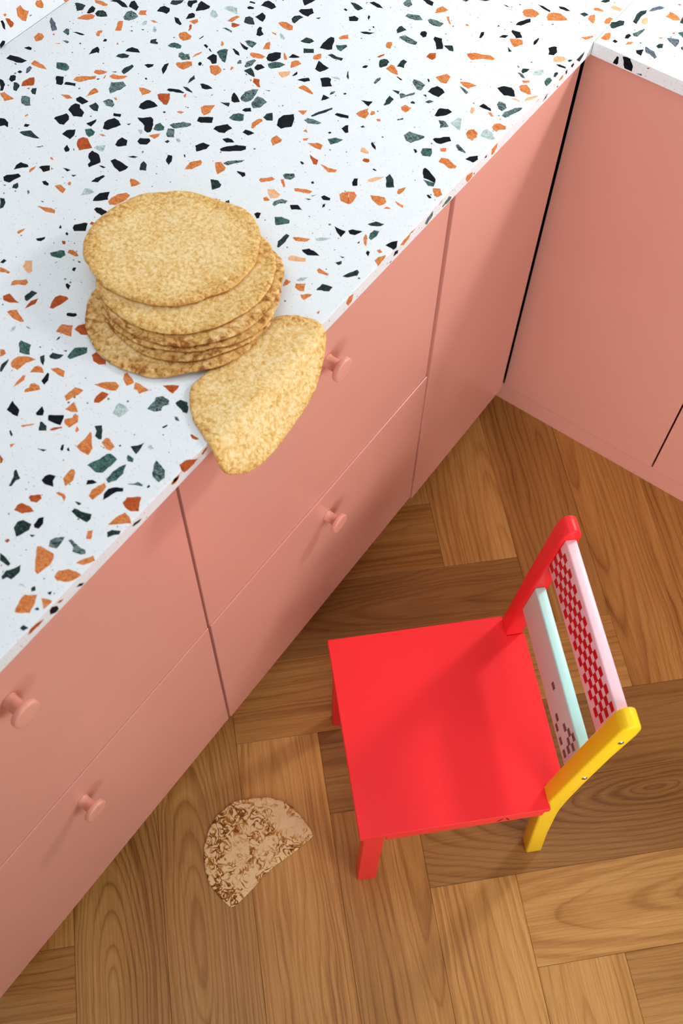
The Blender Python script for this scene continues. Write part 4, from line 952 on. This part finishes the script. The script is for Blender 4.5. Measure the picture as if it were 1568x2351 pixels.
chips(CHIPS_LEFT, on_top, wt_left, 270)
chips(EDGE_LEFT, lambda u, v, w: (w, u, v), wt_left, 40)
chips(CHIPS_RIGHT, on_top, wt_right, 40)
chips(EDGE_RIGHT, lambda u, v, w: (u, -w, v), wt_right, 10)
chips(CHIPS_SPLASH, lambda u, v, w: (-0.6853+w, u, v), bs, 20)
# chips of the parts outside the picture, strewn at random so the slabs do not go bare there
def strewn(n, x0, x1, y0, y1, ok):
    bm = bmesh.new(); keys = 'kkkkddgmoOOtp'; mats = sorted(set(keys))
    for _ in range(n):
        x = random.uniform(x0, x1); y = random.uniform(y0, y1)
        if not ok(x, y): continue
        s = random.choice((0.004, 0.006, 0.009, 0.012))*random.uniform(0.7, 1.2); e = random.uniform(0.4, 1.0); t = random.uniform(0, 6.28); k = random.randint(5, 7)
        pts = [(x+s*(math.cos(t)*math.cos(q)-e*math.sin(t)*math.sin(q)), y+s*(math.sin(t)*math.cos(q)+e*math.cos(t)*math.sin(q))) for q in [2*math.pi*(i+random.uniform(-0.3, 0.3))/k for i in range(k)]]
        n0 = len(bm.faces); chip_bm(bm, pts, on_top); bm.faces.ensure_lookup_table(); c = random.choice(keys)
        for f in bm.faces[n0:]: f.material_index = mats.index(c)
    bmesh.ops.recalc_face_normals(bm, faces=bm.faces)
    return bm, [CH[c] for c in mats]
bm, ms = strewn(700, -0.67, -0.014, -1.525, 0.63, lambda x, y: y < -1.253-0.99*x or y > 0.156+0.77*x)
o = link('small_chips', bm, ms, wt_left); o['kind'] = 'stuff'
bm, ms = strewn(420, 0.02, 1.28, 0.02, 0.63, lambda x, y: x > 0.185-0.5*y or y > 0.16+0.77*x)
o = link('small_chips', bm, ms, wt_right); o['kind'] = 'stuff'

# ------------------------------------------------------------------ cabinets
KNOB = [(0.0, 0.0098), (0.0008, 0.0102), (0.003, 0.0094), (0.012, 0.0090), (0.0190, 0.0094), (0.0205, 0.0110), (0.0210, 0.0168), (0.0216, 0.0177), (0.0226, 0.0182), (0.0276, 0.0182), (0.0286, 0.0178), (0.0292, 0.0170), (0.0294, 0.0150), (0.0294, 0.0060)]
SPLIT = 0.4775
def drawer_unit(y0, y1, label, proud):
    t = empty('drawer_cabinet', (-0.30, (y0+y1)/2, 0.0))
    tag(t, label, 'cabinet', 'salmon drawer cabinets of the left run')
    oy = -(y0+y1)/2; ox = 0.30
    link('carcass', box(-0.62+ox, -0.033+ox, y0+0.002+oy, y1-0.002+oy, 0.078, H-TH-0.002, 0.001), M['dark'], t)
    for i, (z0, z1, kz) in enumerate(((0.0770, SPLIT, 0.4060), (SPLIT+0.0022, H-TH-0.0040, 0.8125))):
        px = FX + (proud if i == 0 else 0.0)
        d = link('drawer', box(px-0.019+ox, px+ox, y0+oy, y1+oy, z0, z1, 0.0011, 2), M['pink'], t)
        k = link('knob', lathe_x(KNOB), M['pink_knob'], d, loc=(px+ox, 0.0, kz)); shade_auto(k, 35)
    return t
drawer_unit(-0.9420, -0.3640, 'salmon pink two-drawer cabinet under the draped pancake, next to the inner corner', 0.0026)
drawer_unit(-1.5285, -0.9466, 'salmon pink two-drawer cabinet at the lower left, nearest the viewer', 0.0013)
t = empty('corner_cabinet', (-0.3, -0.17, 0)); tag(t, 'narrow plain salmon filler cabinet in the inner corner, with no knob', 'cabinet')
link('carcass', box(-0.32, -0.05+0.3, -0.358+0.17, 0.63+0.17, 0.068, H-TH-0.002, 0.001), M['dark'], t)
link('filler_panel', box(-0.027+0.3, -0.0072+0.3, -0.3585+0.17, -0.0095+0.17, 0.0665, H-TH-0.0025, 0.0009, 2), M['pink'], t)
def door_unit(x0, x1, label):
    t = empty('base_cabinet', ((x0+x1)/2, 0.3, 0)); tag(t, label, 'cabinet', 'plain salmon base cabinets of the right run')
    ox = -(x0+x1)/2; oy = -0.3
    link('carcass', box(x0+0.012+ox, x1-0.002+ox, 0.034+oy, 0.63+oy, 0.056, H-TH-0.002, 0.001), M['dark'], t)
    link('door', box(x0+ox, x1+ox, FY+oy, FY+0.019+oy, 0.0555, H-TH-0.0020, 0.0011, 2), M['pink'], t)
door_unit(-0.0105, 0.3515, 'plain salmon base cabinet door beside the dark gap of the inner corner')
door_unit(0.3550, 0.9000, 'plain salmon base cabinet cut off by the right edge of the picture')

# ------------------------------------------------------------------ child chair (local x = depth from the front, y = across, seat corner at the origin)
ch = empty('child_chair', (0.3350, -1.0360, 0.0), math.radians(45.0))
tag(ch, 'small wooden child chair with red seat, one yellow post and checked pink slat', 'chair')
SZ = 0.345; SW = 0.3185
seat_poly = [(0, 0), (0.2885, 0), (0.2885, 0.0372), (0.3185, 0.0372), (0.3185, 0.2832), (0.2885, 0.2832), (0.2885, SW), (0, SW)]
link('seat', prism(seat_poly, SZ-0.013, SZ, lambda u, v, w: (u, v, w), 0.0013, 2), M['red'], ch)
for y0, y1 in ((0.0072, 0.0285), (0.2900, 0.3113)):
    link('leg', box(0.0085, 0.0408, y0, y1, 0.0, SZ-0.013, 0.0016, 2), M['red'], ch)
for y0, y1 in ((0.0025, 0.0165), (0.3020, 0.3160)):
    rl = link('side_rail', box(0.0415, 0.2838, y0, y1, 0.303, SZ-0.0132, 0.001, 2), M['red'], ch)
    if y0 < 0.1: near_rail = rl
link('front_rail', box(0.0125, 0.0265, 0.0288, 0.2897, 0.306, SZ-0.0132, 0.001, 2), M['red'], ch)
def stroke(pts, w):
    (x0, z0), (x1, z1) = pts; d = Vector((x1-x0, z1-z0)).normalized(); n = Vector((-d.y, d.x))*w
    return [(x0+n.x, z0+n.y), (x1+n.x, z1+n.y), (x1-n.x, z1-n.y), (x0-n.x, z0-n.y)]
for st in (((0.2125, 0.3105), (0.2195, 0.3225)), ((0.2240, 0.3225), (0.2300, 0.3105))):
    link('chevron_mark', prism(stroke(st, 0.0013), 0.0022, 0.0027, lambda u, v, w: (u, w, v)), M['black'], near_rail)
POST = [(0.3120, 0.0), (0.2985, 0.14), (0.2862, 0.270), (0.2852, 0.300), (0.2868, 0.355), (0.2925, 0.420), (0.3008, 0.511), (0.3155, 0.652), (0.3175, 0.664), (0.3220, 0.672), (0.3290, 0.676), (0.3370, 0.6745), (0.3425, 0.669), (0.3452, 0.660), (0.3448, 0.640), (0.3335, 0.5555), (0.3221, 0.4324), (0.3168, 0.355), (0.3152, 0.300), (0.3160, 0.270), (0.3262, 0.135), (0.3405, 0.0)]
for y0, y1, m, lab in ((0.0080, 0.0362, 'yellow', 'yellow back post'), (0.2838, 0.3130, 'red', None)):
    po = link('back_post', prism(POST, y0, y1, lambda u, v, w: (u, w, v), 0.0042, 3), M[m], ch); shade_auto(po, 50)
    if lab: po['label'] = lab
    sgn = -1 if y0 < 0.1 else 1; yf = y0 if y0 < 0.1 else y1
    for gx, gz in ((0.3285, 0.6185), (0.3143, 0.4675)):
        s = bmesh.new(); bmesh.ops.create_cone(s, cap_ends=True, segments=24, radius1=0.0045, radius2=0.0036, depth=0.0016)
        bmesh.ops.rotate(s, verts=s.verts, cent=(0, 0, 0), matrix=Matrix.Rotation(math.pi/2*(1 if sgn < 0 else -1), 3, 'X'))
        h = link('screw', s, M['steel'], po, loc=(gx, yf+sgn*0.0004, gz)); h['label'] = 'metal screw head'
        s = box(-0.0016, 0.0016, -0.0002, 0.0002, -0.0016, 0.0016)
        x = link('screw_socket', s, M['black'], None); x.parent = po; x.location = (gx, yf+sgn*0.0013, gz)
SL = 0.1085
def slat(zc, gz0, g0, hgt, thick, m, lab):
    def fm(u, v, w): return (g0 + (v-gz0)*SL + u, w, v)
    poly = [(0, zc-hgt/2), (thick, zc-hgt/2-0.001), (thick, zc+hgt/2-0.001), (0, zc+hgt/2)]
    o = link('backrest_slat', prism(poly, 0.0355, 0.2845, fm, 0.0028, 3), M[m], ch); shade_auto(o, 50); o['label'] = lab
    return o, fm
up, fu = slat(0.6180, 0.655, 0.3215, 0.080, 0.0165, 'slat_pink', 'pale pink slat with red checks')
lo, fl = slat(0.4780, 0.512, 0.3052, 0.073, 0.0165, 'slat_aqua', 'pale aqua slat with grey blocks')
def cells(cs, fm, hw, hh, name, m, parent):
    bm = bmesh.new()
    for f, z in cs:
        r = 0.0012; pts = []
        for sx, sz, a0 in ((1, 1, 0), (-1, 1, 90), (-1, -1, 180), (1, -1, 270)):
            rr = r if (sx*sz) > 0 else 0.0
            if rr:
                for q in range(4):
                    a = math.radians(a0+30*q); pts.append((f+sx*(hw-rr)+rr*math.cos(a), z+sz*(hh-rr)+rr*math.sin(a)))
            else: pts.append((f+sx*hw, z+sz*hh))
        a = [bm.verts.new(fm(-0.00025, zz, ff)) for ff, zz in pts]; b = [bm.verts.new(fm(0.0002, zz, ff)) for ff, zz in pts]
        bm.faces.new(a)
        for i in range(len(a)): bm.faces.new((a[i], b[i], b[(i+1) % len(a)], a[(i+1) % len(a)]))
    bmesh.ops.recalc_face_normals(bm, faces=bm.faces)
    o = link(name, bm, M[m], parent); o['label'] = name.replace('_', ' '); return o
red_cells = []
for i in range(20):
    f = 0.2765-0.01208*i; dz = 0.0004*(i-10)
    for z in ((0.6335, 0.6135, 0.5930) if i % 2 == 0 else (0.6435, 0.6235, 0.6035)): red_cells.append((f, z+dz))
cells(red_cells, fu, 0.0063, 0.0052, 'red_checks', 'print_red', up)
GREY = [(0.1413, 0.4822), (0.1001, 0.4647), (0.0885, 0.4543), (0.0785, 0.4825), (0.0675, 0.4932), (0.0572, 0.5033), (0.068, 0.4553), (0.058, 0.4829), (0.0464, 0.4927), (0.0491, 0.474), (0.049, 0.4563)]
lo.data.materials.append(M['slat_front_shaded'])
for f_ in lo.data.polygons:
    if f_.normal.x < -0.97: f_.material_index = 1     # pale printed front with shade and red seat bounce in its colour, edges aqua
cells(GREY, fl, 0.0056, 0.0044, 'grey_blocks', 'print_grey', lo)

# ------------------------------------------------------------------ pancakes
def rim_attr(o, vals):
    at = o.data.attributes.new('rim', 'FLOAT', 'POINT')
    at.data.foreach_set('value', vals)
def raise_over_drape(x, y):
    t = min(1.0, max(0.0, (x+0.115)/0.055)); t = t*t*(3-2*t)
    return 0.0050*t
def smooth_closed(r, k=1):
    n = len(r)
    for _ in range(k): r = [0.25*r[i-1]+0.5*r[i]+0.25*r[(i+1) % n] for i in range(n)]
    return r
def pancake(i, z0, z1, c, R, mat, label, wav):
    """a thin round cake from z0 (underside) to z1 (top), rim slightly drooping and wavy"""
    n = 96; R = smooth_closed([v*1e-4 for v in R]); RR = []
    for k in range(n):
        a = R[(k//2) % 48]; b = R[(k//2+1) % 48]; RR.append(a if k % 2 == 0 else (a+b)/2)
    RR = [RR[k] + 0.0016*(mnoise.noise(Vector((math.cos(6.283*k/n)*9+i*5, math.sin(6.283*k/n)*9, i*3.3))) + 0.6*mnoise.noise(Vector((math.cos(6.283*k/n)*22+i*5, math.sin(6.283*k/n)*22, i*7.3)))) for k in range(n)]
    bm = bmesh.new(); vals = []
    fr = [0.18, 0.36, 0.52, 0.66, 0.78, 0.87, 0.93, 0.97, 0.99]
    def pos(f, k, top):
        a = 2*math.pi*k/n; x = c[0]+RR[k]*f*math.cos(a); y = c[1]+RR[k]*f*math.sin(a)
        lift = raise_over_drape(x, y)
        w = 0.0016*mnoise.noise(Vector((x*24, y*24, 2.1)))
        zt = z1+lift+w; zb = z0+lift+w
        mid = (zt+zb)/2; h = (zt-zb)/2
        if f > 0.9: h *= math.sqrt(max(0.0, 1-((f-0.9)/0.1)**2*0.72))
        return (x, y, max(H+0.0002, mid+h if top else mid-h))
    ct = bm.verts.new((c[0], c[1], z1+raise_over_drape(*c))); vals.append(0.0)
    rows = []
    for f in fr: rows.append([bm.verts.new(pos(f, k, True)) for k in range(n)]); vals += [max(0.0, (f-0.72)/0.28)]*n
    rows.append([bm.verts.new(tuple((Vector(pos(1.0, k, True))+Vector(pos(1.0, k, False)))/2)) for k in range(n)]); vals += [1.0]*n
    for f in reversed(fr): rows.append([bm.verts.new(pos(f, k, False)) for k in range(n)]); vals += [max(0.0, (f-0.72)/0.28)]*n
    cb = bm.verts.new((c[0], c[1], z0+raise_over_drape(*c))); vals.append(0.0)
    for k in range(n):
        bm.faces.new((ct, rows[0][k], rows[0][(k+1) % n])); bm.faces.new((cb, rows[-1][(k+1) % n], rows[-1][k]))
    for a, b in zip(rows, rows[1:]):
        for k in range(n): bm.faces.new((a[k], b[k], b[(k+1) % n], a[(k+1) % n]))
    bmesh.ops.recalc_face_normals(bm, faces=bm.faces)
    o = link('pancake', bm, mat, smooth=True); rim_attr(o, vals)
    tag(o, label, 'pancake', 'pancakes stacked on the worktop'); return o
PL = ['bottom pancake of the stack, browned front rim lying on the white terrazzo',
      'second pancake from the bottom of the stack, only a thin rim showing',
      'third pancake from the bottom of the stack, rim pressed between its neighbours',
      'third pancake from the top of the stack, brown spotted rim showing at the right',
      'second pancake from the top, pale front band showing under the topmost one',
      'topmost round golden pancake of the stack, fully visible']
prev = 0.0
for i, (h, c, R) in enumerate(LAYERS):
    z0 = H + (prev + 0.0014 if i else 0.0018); z1 = H + h + 0.0012
    pancake(i, z0, z1, c, R, M['crepe'] if i in (5, 4) else M['crepe_edge'], PL[i], (0.0010, 0.0012, 0.0012, 0.0014, 0.0016, 0.0018)[i])
    prev = h + 0.0012

def outline_at(poly, c, n):
    """distance from c to the outline poly in n directions"""
    out = []
    for k in range(n):
        a = 2*math.pi*k/n; d = Vector((math.cos(a), math.sin(a))); best = 0.0
        for i in range(len(poly)):
            p = Vector(poly[i])-c; q = Vector(poly[(i+1) % len(poly)])-c; e = q-p
            den = d.x*e.y-d.y*e.x
            if abs(den) < 1e-12: continue
            t = (p.x*e.y-p.y*e.x)/den; s = (p.x*d.y-p.y*d.x)/den
            if t > 0 and -1e-6 <= s <= 1+1e-6: best = max(best, t)
        out.append(best)
    return out
def sheet(poly, c, n, place, thick, mat, rim_start, jag, seed):
    c = Vector(c); RR = outline_at(poly, c, n)
    RR = smooth_closed(RR, 1)
    RR = [RR[k] + jag*(mnoise.noise(Vector((math.cos(6.283*k/n)*14+seed, math.sin(6.283*k/n)*14, seed))) + 0.7*mnoise.noise(Vector((math.cos(6.283*k/n)*40, math.sin(6.283*k/n)*40, seed*2)))) for k in range(n)]
    fr = [0.12, 0.25, 0.38, 0.5, 0.6, 0.7, 0.79, 0.87, 0.93, 0.97, 0.99]
    bm = bmesh.new(); vals = []
    def pos(f, k, w): a = 2*math.pi*k/n; return place(c.x+RR[k]*f*math.cos(a), c.y+RR[k]*f*math.sin(a), w)
    ct = bm.verts.new(place(c.x, c.y, thick)); vals.append(0.0); rows = []
    def hh(f): return 1.0 if f <= 0.9 else math.sqrt(1-((f-0.9)/0.1)**2*0.72)
    for f in fr: rows.append([bm.verts.new(pos(f, k, thick*(0.5+0.5*hh(f)))) for k in range(n)]); vals += [max(0.0, (f-rim_start)/(1-rim_start))]*n
    rows.append([bm.verts.new(pos(1.0, k, thick*0.5)) for k in range(n)]); vals += [1.0]*n
    for f in reversed(fr): rows.append([bm.verts.new(pos(f, k, thick*(0.5-0.5*hh(f)))) for k in range(n)]); vals += [max(0.0, (f-rim_start)/(1-rim_start))]*n
    cb = bm.verts.new(place(c.x, c.y, 0.0)); vals.append(0.0)
    for k in range(n):
        bm.faces.new((ct, rows[0][k], rows[0][(k+1) % n])); bm.faces.new((cb, rows[-1][(k+1) % n], rows[-1][k]))
    for a, b in zip(rows, rows[1:]):
        for k in range(n): bm.faces.new((a[k], b[k], b[(k+1) % n], a[(k+1) % n]))
    bmesh.ops.recalc_face_normals(bm, faces=bm.faces)
    o = link('pancake', bm, mat, smooth=True); rim_attr(o, vals); return o
X0, RB, TB = -0.001, 0.024, math.radians(55.0)
def drape(s, y, w):
    """w = height above the underside; the sheet bends over the worktop edge"""
    bulge = 0.0016*mnoise.noise(Vector((s*18, y*18, 3.0))) if s > 0.01 else 0.0
    w += bulge
    up_ = H+0.0003
    if s <= X0: return (s, y, up_+w)
    r = RB-0.0045; c_ = (X0, up_-r)
    st = s-X0
    if st < RB*TB:
        a = st/RB; return (c_[0]+(r+w)*math.sin(a), y, c_[1]+(r+w)*math.cos(a))
    t = st-RB*TB; a = TB
    return (c_[0]+(r+w)*math.sin(a)+t*math.cos(a), y, c_[1]+(r+w)*math.cos(a)-t*math.sin(a))
dp = sheet(DRAPE + [(-0.064, -0.83), (-0.062, -0.78), (-0.058, -0.75)], (0.012, -0.79), 128, drape, 0.0042, M['crepe'], 0.80, 0.0010, 4.0)
tag(dp, 'golden pancake slipped from under the stack, draped over the worktop edge', 'pancake')
def fallen(x, y, w):
    k = 0.0012*(0.5+0.5*mnoise.noise(Vector((x*30, y*30, 1.0))))
    return (x, y, 0.0003+w*(1.0+0.3*mnoise.noise(Vector((x*50, y*50, 6.0))))+k*(w/0.0034))
hp = sheet(HALF, (0.14, -1.09), 160, fallen, 0.0034, M['crepe_spotted'], 0.86, 0.0012, 9.0)
tag(hp, 'torn half pancake with dark brown spots lying on the wooden floor', 'pancake')
